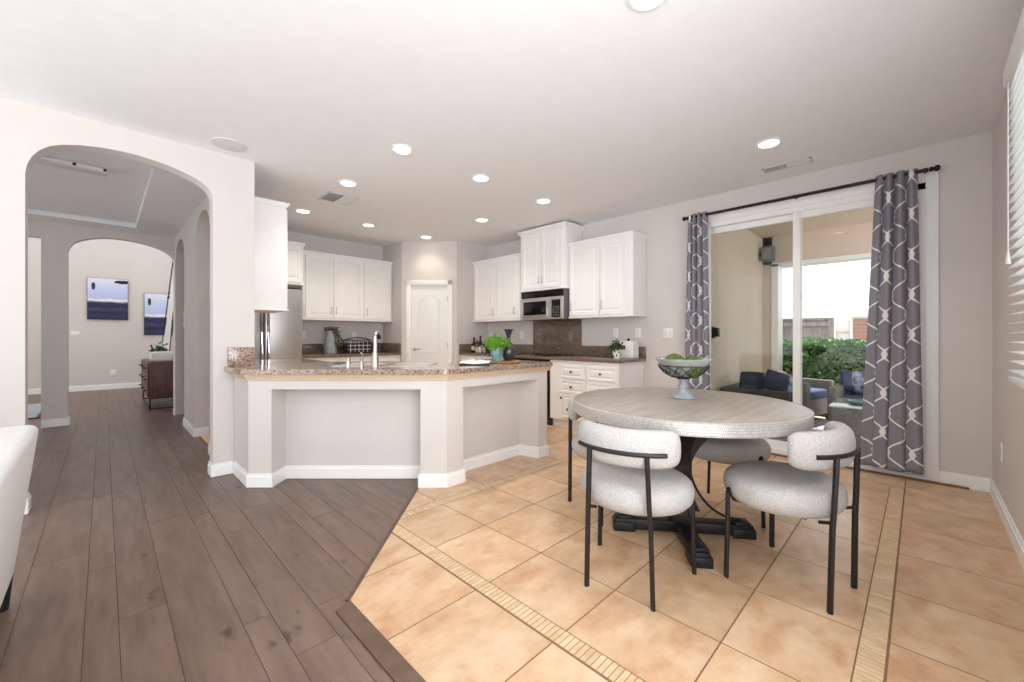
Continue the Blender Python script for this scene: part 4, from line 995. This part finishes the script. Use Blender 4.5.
def vent(name, x0, x1, y0, y1, z, label, n, along='x', half=None):
    r = thing(name, label, 'air vent', ((x0 + x1) / 2, (y0 + y1) / 2, z))
    mb = MB(); t = .022
    mb.box(x0, x1, y0, y0 + t, z - .008, z - .001, .002); mb.box(x0, x1, y1 - t, y1, z - .008, z - .001, .002); mb.box(x0, x0 + t, y0, y1, z - .008, z - .001, .002); mb.box(x1 - t, x1, y0, y1, z - .008, z - .001, .002); finish('frame', mb, M['vent'], r)
    mb = MB(); mb.box(x0 + t, x1 - t, y0 + t, y1 - t, z - .003, z - .001); finish('duct', mb, M['ventdark'], r, smooth=False)
    mb = MB()
    for i in range(n):
        if along == 'x':
            c = y0 + t + (y1 - y0 - 2 * t) * (i + .5) / n; fr = Matrix.Translation((0, c, z - .006)) @ Matrix.Rotation(RAD(35), 4, 'X'); mb.box(x0 + t, (x0 + x1) / 2 - .01, -.009, .009, -.001, .001, mtx=fr)
            fr = Matrix.Translation((0, c, z - .006)) @ Matrix.Rotation(RAD(-35), 4, 'X'); mb.box((x0 + x1) / 2 + .01, x1 - t, -.009, .009, -.001, .001, mtx=fr)
        else:
            c = x0 + t + (x1 - x0 - 2 * t) * (i + .5) / n; fr = Matrix.Translation((c, 0, z - .006)) @ Matrix.Rotation(RAD(35 if (half is None or c < half) else -35), 4, 'Y'); mb.box(-.006, .006, y0 + t, (y0 + y1) / 2, -.0008, .0008, mtx=fr); mb.box(-.011, .011, (y0 + y1) / 2, y1 - t, -.001, .001, mtx=Matrix.Translation((c, 0, z - .006)))
    finish('louvres', mb, M['vent'], r, smooth=False)
vent('ceiling_vent', 1.73, 2.06, 4.54, 4.88, CEIL, 'square white air vent in the kitchen ceiling beside the downlight row', 9, 'x')
vent('ceiling_vent', 4.38, 4.52, .68, 1.06, CEIL, 'long narrow white air vent above the sliding door', 6, 'y')
mb = MB(); mb.lathe([(.125, 0), (.125, -.005), (.112, -.008), (0, -.008)], (.735, 4.02, CEIL - .0), 40)
single('ceiling_speaker', mb, M['vent'], 'round flush speaker grille in the ceiling beside the arch wall', 'ceiling speaker')
lf = thing('ceiling_rail_fixture', 'long narrow ceiling fixture seen through the arch at upper left', 'ceiling fixture', (-.17, 5.5, HC + .07))
mb = MB(); mb.box(-.42, .03, 5.38, 5.50, HC + .02, HC + .0695, .004); finish('housing', mb, M['vent'], lf)
mb = MB(); mb.box(-.40, -.20, 5.375, 5.38, HC + .035, HC + .055); mb.box(-.17, .0, 5.375, 5.38, HC + .035, HC + .055); finish('slot', mb, M['trim'], lf, smooth=False)
for u in (-.185, .01):
    mb = MB(); mb.cyl((u, 5.37, HC + .045), (u, 5.38, HC + .045), .012); finish('end_knob', mb, M['black'], lf)

# ------------------------------------------------------------------ dining table
TC = diag(1.04, 2.51); TZ = .803
tb = thing('round_dining_table', 'round grey dining table with hammered metal rim and black trestle pedestal', 'dining table', (*TC, 0))
TRr = .657
mb = MB(); mb.lathe([(0, TZ - .001), (TRr - .012, TZ - .001), (TRr - .004, TZ - .004)], (*TC, 0), 96, cap=False); mb.lathe([(0, TZ - .02), (TRr - .004, TZ - .02)], (*TC, 0), 96, cap=False); finish('tabletop', mb, M['tabletop'], tb)
mb = MB(); uvl = mb.bm.loops.layers.uv.new('UVMap'); n = 120
prof = [(TRr - .010, TZ - .0005), (TRr, TZ - .006), (TRr + .001, TZ - .066), (TRr - .006, TZ - .071), (TRr - .09, TZ - .071), (TRr - .09, TZ - .03)]
cum = [0]
for a, b in zip(prof, prof[1:]): cum.append(cum[-1] + math.dist(a, b))
for i in range(n):
    a0, a1 = 2 * pi * i / n, 2 * pi * (i + 1) / n
    for k in range(len(prof) - 1):
        q = [(prof[k], a0, cum[k]), (prof[k], a1, cum[k]), (prof[k + 1], a1, cum[k + 1]), (prof[k + 1], a0, cum[k + 1])]
        f = mb.bm.faces.new([mb.v((TC[0] + p[0] * cos(a), TC[1] + p[0] * sin(a), p[1])) for p, a, _ in q])
        for l, (p, a, c_u) in zip(f.loops, q): l[uvl].uv = (a * TRr, c_u)
bmesh.ops.remove_doubles(mb.bm, verts=mb.bm.verts, dist=.0002)
finish('metal_rim', mb, M['hammer'], tb)
FTm = [Matrix.Translation((TC[0], TC[1], 0)) @ Matrix.Rotation(pi / 4 - RAD(8) + k * pi / 2, 4, 'Z') for k in range(4)]
for k in range(4):
    mb = MB(); mb.box(.03, .40, -.045, .045, .012, .075, .006, mtx=FTm[k]); mb.box(.28, .41, -.055, .055, .0, .055, .006, mtx=FTm[k]); mb.box(.30, .385, -.04, .04, .07, .09, .005, mtx=FTm[k])
    finish('foot', mb, M['black'], tb)
mb = MB(); mb.box(TC[0] - .06, TC[0] + .06, TC[1] - .06, TC[1] + .06, .02, .16, .006, mtx=None); mb.box(-.05, .05, -.05, .05, .16, .69, .006, mtx=FTm[0]); mb.box(-.16, .16, -.16, .16, .70, .729, .005, mtx=FTm[0])
finish('column', mb, M['black'], tb)
for k in range(4):
    # flared curved plate: narrow waist, widening to the top
    out = []; inn = []
    for i in range(13):
        t = i / 12; z = .14 + t * .585
        r_ = .045 + .30 * max(0, (t - .40) / .6) ** 2.1 + .055 * max(0, (.3 - t) / .3) ** 1.5
        out.append((r_, z)); inn.append((max(.01, r_ - .07), z))
    mb = MB(); mb.slab(FTm[k], out + inn[::-1], -.032, .032); finish('curved_strut', mb, M['black'], tb)
    mb = MB(); pts_ = []
    for i in range(13):
        t = i / 12; pts_.append(FTm[k] @ Vector((.05 + .29 * (1 - cos(t * pi / 2)) ** .8, 0, .095 + .30 * (1 - sin(t * pi / 2)) ** 1.15)))
    mb.tube(pts_, .0075, 8); finish('brace_rod', mb, M['black'], tb)

# bowl
bwx, bwy = diag(1.09, 2.60); bz = TZ
bw = thing('pedestal_bowl', 'glass bowl in a dark scrollwork holder on a grey pedestal, at the table centre', 'bowl', (bwx, bwy, bz))
mb = MB(); mb.lathe([(.062, 0), (.066, .008), (.060, .018), (.045, .03), (.030, .045), (.024, .06), (.030, .07), (.032, .08), (.024, .09), (.022, .105), (.034, .122), (.036, .13), (0, .13)], (bwx, bwy, bz), 32); finish('pedestal', mb, M['pedestal'], bw)
mb = MB(); prof = [(.02, .135), (.06, .14), (.105, .165), (.134, .200), (.160, .240), (.174, .252)]
n = 48; rings = []
for (r_, z_) in prof:
    rings.append([mb.v((bwx + r_ * (1 + .03 * cos(8 * 2 * pi * i / n) * (r_ / .19) ** 2) * cos(2 * pi * i / n), bwy + r_ * (1 + .03 * cos(8 * 2 * pi * i / n) * (r_ / .19) ** 2) * sin(2 * pi * i / n), bz + z_)) for i in range(n)])
for a, b in zip(rings, rings[1:]):
    for i in range(n): mb.bm.faces.new([a[i], a[(i + 1) % n], b[(i + 1) % n], b[i]])
o = finish('glass_bowl', mb, M['bowl_glass'], bw, ang=180); sm = o.modifiers.new('thick', 'SOLIDIFY'); sm.thickness = .004
mb = MB()
def bowlpt(t, a):
    pr = [(.03, .130), (.07, .138), (.108, .160), (.142, .198), (.162, .232)]
    s_ = t * (len(pr) - 1); k = min(len(pr) - 2, int(s_)); f_ = s_ - k
    r_ = pr[k][0] * (1 - f_) + pr[k + 1][0] * f_; z_ = pr[k][1] * (1 - f_) + pr[k + 1][1] * f_
    return (bwx + (r_ + .005) * cos(a), bwy + (r_ + .005) * sin(a), bz + z_)
for k in range(12):
    a0 = 2 * pi * k / 12
    mb.tube([bowlpt(t / 12, a0 + .9 * t / 12) for t in range(11)], .0026, 6); mb.tube([bowlpt(t / 12, a0 - .9 * t / 12) for t in range(11)], .0026, 6)
for tt in (.84, .0): mb.tube([bowlpt(tt, 2 * pi * i / 36) for i in range(36)], .003 if tt else .007, 6, closed=True)
for k in range(12):
    a0 = 2 * pi * k / 12 + .2; P_ = []
    for i in range(16):
        q = i / 15 * 2.2 * pi; P_.append(bowlpt(.62 + .16 * (1 - i / 22) * sin(q), a0 + .16 * (1 - i / 22) * cos(q)))
    mb.tube(P_, .002, 5)
finish('scroll_holder', mb, M['black'], bw)
for (ax, ay, az, r_, lb) in ((-.062, .030, .229, .062, 'green moss ball on the left of the bowl, rising highest above the rim'), (.062, -.038, .216, .060, 'green moss ball at the right of the bowl'), (.045, .070, .214, .055, 'green moss ball at the back right of the bowl'), (-.038, -.070, .198, .056, 'green moss ball at the front of the bowl, low behind the glass'), (0.01, .0, .185, .05, 'green moss ball in the middle of the bowl, between the others')):
    mb = MB(); mb.blob((bwx + ax, bwy + ay, bz + az), (r_, r_, r_ * .92), 4, .14, 6.)
    single('moss_ball', mb, M['moss'], lb, 'moss ball', 'moss balls in the pedestal bowl')

# ------------------------------------------------------------------ chairs
def make_chair(label, loc, rz):
    ch = thing('dining_chair', label, 'chair', loc, rz, 'boucle dining chairs around the table')
    mb = MB(); cx = .05
    pr = [(0, .366), (.15, .366), (.21, .371), (.243, .384), (.262, .405), (.269, .430), (.269, .456), (.262, .480), (.246, .497), (.217, .507), (.17, .511), (.09, .513), (0, .514)]
    mb.lathe(pr, (0, 0, 0), 64)
    for v in mb.bm.verts: v.co.x = v.co.x * .96 + cx; v.co.y *= 1.03
    finish('seat', mb, M['boucle'], ch, local=True, ang=180)
    # backrest: rounded bolster swept on an arc
    mb = MB(); R_ = .262; A0 = RAD(68); rings = []; n = 20; Ls = 40
    for j in range(Ls + 1):
        s_ = -1 + 2 * j / Ls; cap = max(0.0, 1 - abs(s_) ** 9) ** .5
        if j in (0, Ls): cap = .16
        a = pi + s_ * A0; ctr = Vector((.012 + .200 * cos(a), .247 * sin(a), .690))
        nr = Vector((cos(a), sin(a), 0)); hh = .087 * (cap * .55 + .45) if cap > .16 else .055; tt = .047 * cap
        rings.append([mb.v(ctr + nr * tt * (abs(cos(2 * pi * k / n)) ** .8 * (1 if cos(2 * pi * k / n) > 0 else -1)) + Vector((0, 0, hh * (abs(sin(2 * pi * k / n)) ** .8 * (1 if sin(2 * pi * k / n) > 0 else -1))))) for k in range(n)])
    for a, b in zip(rings, rings[1:]):
        for k in range(n): mb.bm.faces.new([a[k], a[(k + 1) % n], b[(k + 1) % n], b[k]])
    mb.bm.faces.new(rings[0][::-1]); mb.bm.faces.new(rings[-1])
    finish('backrest', mb, M['boucle'], ch, local=True, ang=180)
    mb = MB(); mb.tube([(.012 + .250 * cos(pi + t * RAD(44) / 8), .298 * sin(pi + t * RAD(44) / 8), .675) for t in range(-8, 9)], .0105, 10); finish('back_bar', mb, M['black'], ch, local=True)
    for s_ in (-1, 1):
        mb = MB(); mb.tube([(-.198, s_ * .156, 0), (-.204, s_ * .147, .36), (-.209, s_ * .142, .45), (-.216, s_ * .134, .674)], .0125, 8, flat=(1.1, .85)); finish('leg', mb, M['black'], ch, local=True)
        mb = MB(); mb.tube([(.200, s_ * .252, 0), (.196, s_ * .246, .30), (.195, s_ * .245, .425)], .0125, 8, flat=(1.1, .85)); mb.tube([(.195, s_ * .243, .44), (.180, s_ * .215, .385), (.15, s_ * .16, .366)], .011, 8); finish('leg', mb, M['black'], ch, local=True)
    mb = MB(); mb.box(.12, .15, -.16, .16, .360, .375, .002); mb.box(-.10, -.07, -.13, .13, .360, .375, .002)
    for s_ in (-1, 1): mb.box(-.09, .13, s_ * .12 - .012, s_ * .12 + .012, .360, .375, .002); mb.tube([(-.207, s_ * .143, .405), (-.195, s_ * .14, .385), (-.15, s_ * .13, .370)], .008)
    finish('seat_frame', mb, M['black'], ch, local=True); return ch
def cw(lat, dep, fl, fd):
    x, y = diag(lat, dep); return (x, y, 0), math.atan2(fd - fl, fd + fl)
p0 = cw(.60, 2.04, .217, .319)
ch0 = make_chair('light grey boucle chair nearest the camera, its back turned to the viewer', *p0)
for args, lb in (((1.39, 2.02, -.225, .32), 'light grey boucle chair at the right of the table, seen side-on nearest the right wall'), ((.66, 2.89, .56, -.83), 'light grey boucle chair behind the table on the left, between it and the kitchen drawers'), ((1.50, 2.87, -.62, -.785), 'light grey boucle chair tucked under the table, nearest the sliding door')):
    dup(ch0, *cw(*args), lb)

# ------------------------------------------------------------------ sofa at left edge
sf = thing('sofa', 'white upholstered sofa at the left edge, seen from its rounded back corner', 'sofa', (-.7, 2.0, 0))
mb = MB(); mb.box(-.47, -.205, 1.0, 2.87, .12, .80, .035, 5)
for v in mb.bm.verts:
    t = max(0, (.80 - v.co.z)) / .64
    if v.co.x > -.34: v.co.x -= .075 * t
finish('back', mb, M['white_fabric'], sf)
mb = MB(); mb.tube([(-.255, 1.05, .797), (-.255, 2.80, .797)], .004); finish('piping', mb, M['white_fabric'], sf)
mb = MB(); mb.box(-1.15, -.30, 1.0, 1.22, .16, .64, .05, 5); finish('arm', mb, M['white_fabric'], sf)
mb = MB(); mb.box(-1.15, -.40, 2.62, 2.84, .16, .64, .05, 5); finish('arm', mb, M['white_fabric'], sf)
mb = MB(); mb.box(-1.14, -.46, 1.22, 2.62, .16, .34, .03, 3); finish('seat_base', mb, M['white_fabric'], sf)
for a, b in ((1.23, 1.91), (1.93, 2.61)):
    mb = MB(); mb.box(-1.16, -.47, a, b, .34, .48, .04, 4); finish('seat_cushion', mb, M['white_fabric'], sf)
for x_, y_ in ((-.315, 2.85), (-1.08, 2.76), (-.36, 1.08), (-1.08, 1.08)):
    mb = MB(); mb.lathe([(.020, 0), (.034, .165)], (x_, y_, -.004), 14); finish('leg', mb, M['black'], sf)

# ------------------------------------------------------------------ far room
cs = thing('console_cabinet', 'walnut console cabinet on a black metal base at the end of the hall', 'cabinet', (.74, 9.6, 0))
cx0, cx1, cy0, cy1 = .50, .975, 8.75, 10.4
mb = MB(); mb.box(cx0 + .02, cx1, cy0, cy1, .20, .77, .004); finish('carcass', mb, M['walnut'], cs)
k = 0
for j in range(3):
    for i in range(3):
        ya = cy0 + .03 + i * .535; za = .215 + j * .183
        mb = MB(); mb.box(cx0, cx0 + .02, ya, ya + .52, za, za + .172, .003); d = finish('drawer', mb, M['walnut'], cs)
        mb = MB(); mb.cyl((cx0 - .035, ya + .26, za + .09), (cx0, ya + .26, za + .09), .012); mb.tube([(cx0 - .035, ya + .2, za + .09), (cx0 - .035, ya + .32, za + .09)], .009); finish('drawer_pull', mb, M['black'], d)
mb = MB(); t = .012
for zz in (.19, .02):
    mb.tube([(cx0 + .03, cy0 + .03, zz), (cx1 - .02, cy0 + .03, zz), (cx1 - .02, cy1 - .03, zz), (cx0 + .03, cy1 - .03, zz)], t, 6, closed=True)
for x_ in (cx0 + .03, cx1 - .02):
    for y_ in (cy0 + .03, cy1 - .03): mb.cyl((x_, y_, 0), (x_, y_, .19), t, n=6)
finish('metal_base', mb, M['black'], cs)
pl_ = thing('white_planter', 'low rounded white planter with dark foliage on the walnut console', 'planter', (.68, 8.98, .77))
mb = MB(); mb.blob((.70, 8.98, .77 + .088), (.165, .12, .088), 4, sq=5); pt_ = finish('bowl', mb, M['ceramic'], pl_)
lp = [(.66 + random.uniform(-.11, .08), 8.98 + random.uniform(-.08, .08), .95 + abs(random.gauss(0, .05))) for _ in range(110)]
mb = MB(); mb.leaves(lp, .055, .5); mb.keep = True; finish('foliage', mb, M['leaf'], pl_, smooth=False)
mr = thing('arched_mirror', 'tall arched mirror with a black frame leaning behind the console', 'mirror', (.93, 9.9, .77))
op = [(-.37, 0), (-.37, .72)] + [(-.37 * cos(pi * i / 14), .72 + .37 * sin(pi * i / 14)) for i in range(1, 14)] + [(.37, .72), (.37, 0)]
frm = Matrix.Translation((.90, 9.9, .79)) @ Matrix.Rotation(RAD(4), 4, 'Y')
mb = MB(); mb.tube([frm @ Vector((0, a, b)) for a, b in op], .014, 8, closed=True); finish('frame', mb, M['black'], mr)
mb = MB(); fm = frm @ Matrix(((0, -1, 0, 0), (1, 0, 0, 0), (0, 0, 1, 0), (0, 0, 0, 1))); mb.slab(fm, op, -.004, .004); finish('mirror_glass', mb, M['mirror'], mr, smooth=False)
def painting(x0, x1, z0, z1, label):
    r = thing('wall_painting', label, 'painting', ((x0 + x1) / 2, 12.88, z0), group='abstract paintings on the far wall')
    mb = MB(); mb.box(x0, x1, 12.86, 12.898, z0, z1, .003); finish('canvas_frame', mb, M['canvas_edge'], r)
    mb = MB(); uvl = mb.bm.loops.layers.uv.new('UVMap'); e = .006
    q = [((x0 + e, 12.857, z0 + e), (0, 0)), ((x1 - e, 12.857, z0 + e), (1, 0)), ((x1 - e, 12.857, z1 - e), (1, 1)), ((x0 + e, 12.857, z1 - e), (0, 1))]
    f = mb.bm.faces.new([mb.v(p) for p, _ in q])
    for l, (_, uv) in zip(f.loops, q): l[uvl].uv = uv
    mb.keep = True; finish('painted_face', mb, M['painting'], r, smooth=False)
painting(-.255, .399, 1.568, 2.49, 'abstract white and navy painting hung higher, on the left of the far wall')
painting(.673, 1.30, 1.224, 2.21, 'abstract white and navy painting hung lower, partly hidden by the stair rail')
# stair wall and rail in plane x=1.0
mb = MB(); mb.slab(FX(1.0), [(8.24, 0), (12.86, 0), (12.86, .85), (8.24, 4.46)], 0, -.1); struct('wall_stair', mb, M['trim'], smooth=False)
mb = MB(); mb.tube([(.985, 12.7, 1.06), (.985, 10.0, 3.17), (.985, 8.5, 4.34)], .010)
st = thing('stair_handrail', 'thin black stair handrail rising beyond the hall arch', 'handrail', (.985, 12.7, 1.06)); finish('rail', mb, M['black'], st)
mb = MB()
for k in range(4):
    y_ = 12.4 - k * 1.1; zz = 1.06 + (12.7 - y_) * .7815; mb.tube([(.985, y_, zz), (1.0, y_, zz - .06)], .008)
finish('bracket', mb, M['black'], st)
rg = thing('area_rug', 'blue-grey rug with a dark border in the room left of the hall', 'rug', (-1.2, 9.9, 0))
mb = MB(); mb.box(-2.4, -.70, 9.15, 11.0, -.004, .008, .003); finish('rug_field', mb, M['greyrug'], rg)
mb = MB(); mb.box(-.70, -.66, 9.11, 11.0, -.004, .010, .002); mb.box(-2.4, -.70, 9.11, 9.15, -.004, .010, .002); finish('border', mb, M['black'], rg)

# ------------------------------------------------------------------ patio and garden
PX1 = 8.35
mb = MB(); mb.box(XW + .15, PX1 + .25, -4.0, 4.2, -.15, -.03); struct('floor_patio', mb, M['concrete'], smooth=False)
mb = MB(); mb.box(PX1 + .25, 30, -14, 16, -.2, -.08); struct('ground', mb, M['ground'], smooth=False)
mb = MB(); mb.box(XW + .15, PX1 + .3, 2.0, 2.15, -.03, 2.95); mb.box(PX1, PX1 + .3, 1.85, 2.15, -.03, 2.95)
struct('wall_patio', mb, M['stucco'], smooth=False)
mb = MB(); mb.box(XW + .15, PX1 + .45, -4.0, 2.2, 2.95, 3.15); mb.box(PX1, PX1 + .3, -4.0, 2.15, 2.46, 2.95); struct('ceiling_patio', mb, M['stucco'], smooth=False)
mb = MB(); mb.box(PX1 - .02, PX1 + .32, 1.76, 1.86, -.03, 2.46); mb.box(PX1 - .02, PX1 + .32, -4.0, 1.86, 2.42, 2.48); struct('trim_5', mb, M['trim'], smooth=False)
ws = thing('outdoor_speaker', 'grey box speaker mounted high in the patio corner', 'speaker', (8.2, 1.9, 2.56))
mb = MB(); mb.box(8.06, 8.24, 1.78, 1.96, 2.50, 2.74, .012, 3); finish('speaker_box', mb, M['grey_metal'], ws)
mb = MB(); mb.box(8.05, 8.06, 1.80, 1.94, 2.52, 2.72, .004); finish('grille', mb, M['ventdark'], ws)
mb = MB(); mb.box(8.13, 8.17, 1.955, 1.998, 2.60, 2.64, .004); finish('bracket', mb, M['black'], ws)
sl = thing('patio_wall_lamp', 'small black wall lamp on the patio wall beside the left curtain', 'wall lamp', (5.85, 1.95, 1.25))
mb = MB(); mb.box(5.74, 5.86, 1.96, 1.999, 1.17, 1.33, .006); finish('back_plate', mb, M['black'], sl)
mb = MB(); mb.box(5.755, 5.845, 1.90, 1.96, 1.19, 1.31, .01, 3); finish('lamp_body', mb, M['black'], sl)

Z0 = -.03
rug = MB(); rug.box(5.12, 7.5, -.7, 1.8, Z0, Z0 + .012, .003); single('patio_rug', rug, M['rug'], 'navy and white zigzag rug on the patio floor', 'rug')
# sofa whose back is turned to the house
ps = thing('patio_sofa', 'dark wicker patio sofa with its back to the sliding door', 'outdoor sofa', (6.4, 1.45, Z0), 0)
mb = MB(); mb.box(5.98, 6.10, 1.15, 1.95, .05, .50, .02, 3); finish('back', mb, M['wicker_dark'], ps)
mb = MB(); mb.box(6.10, 6.72, 1.15, 1.95, .05, .34, .02, 3); finish('seat_base', mb, M['wicker_dark'], ps)
mb = MB(); mb.box(6.10, 6.74, 1.84, 1.95, .05, .50, .02, 3); finish('arm', mb, M['wicker_dark'], ps)
mb = MB(); mb.box(6.11, 6.74, 1.16, 1.83, .34, .46, .03, 3); finish('seat_cushion', mb, M['navy_fabric'], ps)
for x_, y_ in ((6.03, 1.2), (6.03, 1.88), (6.66, 1.2), (6.66, 1.88)):
    mb = MB(); mb.box(x_ - .03, x_ + .03, y_ - .03, y_ + .03, Z0, .06); finish('leg', mb, M['wicker_dark'], ps, smooth=False)
def pillow(c, rot, s_, m, label):
    mb = MB(); mt = Matrix.Rotation(rot[2], 4, 'Z') @ Matrix.Rotation(rot[0], 4, 'X') @ Matrix.Rotation(rot[1], 4, 'Y')
    r = bmesh.ops.create_grid(mb.bm, x_segments=14, y_segments=14, size=1); top = r['verts']
    def shape(v, sg):
        x, y = v.co.x, v.co.y; f = max(0, (1 - abs(x) ** 2.6) * (1 - abs(y) ** 2.6)) ** .5
        return mt @ Vector((x * s_ * (1 - .08 * y * y), y * s_ * (1 - .08 * x * x), sg * .30 * s_ * f)) + Vector(c)
    for v in top: v.co = shape(v, 1)
    r = bmesh.ops.create_grid(mb.bm, x_segments=14, y_segments=14, size=1)
    for v in r['verts']: v.co = shape(v, -1)
    bmesh.ops.remove_doubles(mb.bm, verts=mb.bm.verts, dist=.002)
    return single('throw_pillow', mb, m, label, 'pillow', 'throw pillows on the patio furniture')
pillow((6.22, 1.62, .585), (RAD(62), 0, RAD(-80)), .145, M['navy_fabric'], 'dark slate throw pillow at the left end of the wicker sofa back')
pillow((6.26, 1.34, .60), (RAD(60), RAD(38), RAD(-100)), .145, M['navy_fabric'], 'dark blue throw pillow in the middle of the wicker sofa, tilted on its corner')
pillow((6.40, 1.28, .585), (RAD(55), RAD(12), RAD(-75)), .14, M['batik'], 'patterned blue-grey throw pillow at the right end of the wicker sofa')
def patio_chair(x, y, rz, label, wk):
    r = thing('patio_armchair', label, 'outdoor chair', (x, y, Z0), rz, None)
    def P_(n, a, m, b=.02):
        mb = MB(); mb.box(*a, b, 3); finish(n, mb, m, r, local=True)
    P_('back', (-.36, -.24, -.36, .36, .10, .66), wk); P_('seat_base', (-.24, .36, -.34, .34, .10, .34), wk)
    P_('arm', (-.24, .38, -.40, -.30, .03, .58), wk); P_('arm', (-.24, .38, .30, .40, .03, .58), wk); P_('seat_cushion', (-.23, .37, -.29, .29, .34, .46), M['blue_fabric'], .04)
    for a in (-.3, .32):
        for b in (-.34, .34): P_('leg', (a - .025, a + .025, b - .025, b + .025, 0, .1), wk, .003)
    return r
patio_chair(7.30, 1.36, RAD(-105), 'grey wicker armchair with blue seat cushion, half hidden behind the door frame', M['wicker'])
patio_chair(6.80, .42, RAD(178), 'grey wicker armchair with patterned pillows near the right curtain', M['wicker'])
pillow((6.92, .46, .60), (RAD(70), RAD(10), RAD(80)), .17, M['batik'], 'blue and white patterned pillow on the armchair by the right curtain')
pillow((6.98, .62, .60), (RAD(74), RAD(-8), RAD(95)), .15, M['blue_fabric'], 'plain blue pillow behind the patterned pillow near the right curtain')
tbp = thing('patio_coffee_table', 'grey wicker coffee table with glass top on the rug, beside the right curtain', 'coffee table', (5.8, .35, Z0))
mb = MB(); mb.box(5.44, 6.18, .06, .67, .02, .45, .015, 2); finish('wicker_base', mb, M['wicker'], tbp)
mb = MB(); mb.box(5.42, 6.20, .04, .69, .45, .465, .003); finish('glass_top', mb, mat('coffee_table_glass', '#c4cdca', .08), tbp)
mb = MB(); mb.lathe([(.10, 0), (.13, .012), (.15, .04), (.145, .04), (.12, .018), (0, .015)], (5.75, .42, .465), 28); single('serving_dish', mb, M['teal'], 'shallow green glass dish on the patio coffee table', 'dish')
# hedge
hd = thing('garden_hedge', 'clipped green hedge beyond the patio, in front of the fence', 'hedge', (9.2, 0, -.08))
mb = MB(); mb.box(8.95, 9.75, -5, 6.5, -.08, 1.0, .1, 3)
mb.box(9.0, 9.6, -4.5, 6.0, -.08, .6)
finish('inner_mass', mb, M['bush_dark'], hd)
lp = []
for _ in range(19000):
    y_ = random.uniform(-3.5, 3.2); 
    bul = .12 * noise.noise(Vector((y_ * 1.3, 0, 5)))
    if random.random() < .68: z_ = random.uniform(-.05, 1.06); x_ = 8.86 + bul * 1.2 + random.uniform(-.06, .10) + (.05 if z_ > .9 else 0)
    else: z_ = 1.04 + random.uniform(-.04, .08) + bul * .4; x_ = random.uniform(8.9, 9.8)
    lp.append((x_, y_, z_))
mb = MB(); mb.leaves(lp, .085, .6); mb.keep = True; finish('leaves', mb, M['bush'], hd, smooth=False)
lp = []
for cy__, cz__, rr_ in ((1.0, .40, .46), (.15, .42, .44), (-.7, .36, .4)):
    for _ in range(1900):
        d = Vector((random.gauss(0, 1), random.gauss(0, 1), random.gauss(0, 1))).normalized(); lp.append(Vector((8.72, cy__, cz__)) + d * rr_ * random.uniform(.85, 1.05))
sh = thing('garden_shrub', 'rounded grey-green shrubs growing against the front of the hedge', 'shrub', (8.7, .3, -.08))
mb = MB(); mb.leaves([p for p in lp if p[2] > -.05 and p[0] < 8.95], .06, .6); mb.keep = True; finish('leaves', mb, mat('shrub_leaf', '#7f9a72', .7, col2='#4f6a42', nscale=12), sh, smooth=False)
# fence
fn = thing('garden_fence', 'weathered grey board fence behind the hedge', 'fence', (12.2, 0, -.08))
mb = MB(); y_ = -6
while y_ < 9.0:
    if not (.62 < y_ < 1.40):
        mb.box(12.2, 12.225, y_, y_ + .135, -.08, 1.60 + random.uniform(-.01, .01))
    y_ += .139
finish('boards', mb, M['fence'], fn, smooth=False)
mb = MB(); mb.box(12.14, 12.2, 1.44, 9, 1.44, 1.53); mb.box(12.12, 12.3, 1.44, 9, 1.595, 1.64); finish('rail', mb, M['fence'], fn, smooth=False)
mb = MB()
for yy in (1.44, 3.4, 5.4): mb.box(12.10, 12.2, yy, yy + .1, -.08, 1.6)
finish('post', mb, M['fence'], fn, smooth=False)
mb = MB(); mb.box(12.17, 12.22, 1.14, 1.42, -.08, 1.56, .01); mb.box(12.14, 12.17, 1.14, 1.42, .2, .3); mb.box(12.14, 12.17, 1.14, 1.42, 1.3, 1.4)
single('garden_gate', mb, M['trim'], 'white gate panel beside the brick pier beyond the hedge', 'gate')
pr_ = thing('brick_pier', 'pinkish brick pier at the right end of the grey fence', 'pillar', (12.2, .94, -.08))
mb = MB()
for k in range(20):
    for i in range(2):
        o_ = .09 if k % 2 else 0
        mb.box(12.05, 12.35, (.78 + i * .165), (.78 + i * .165) + .155, -.08 + k * .083, -.08 + k * .083 + .074)
finish('bricks', mb, M['brick'], pr_, smooth=False)
mb = MB(); mb.box(12.02, 12.38, .75, 1.12, 1.585, 1.65, .01); mb.box(12.06, 12.34, .79, 1.09, -.08, 1.585); finish('cap', mb, M['concrete'], pr_, smooth=False)
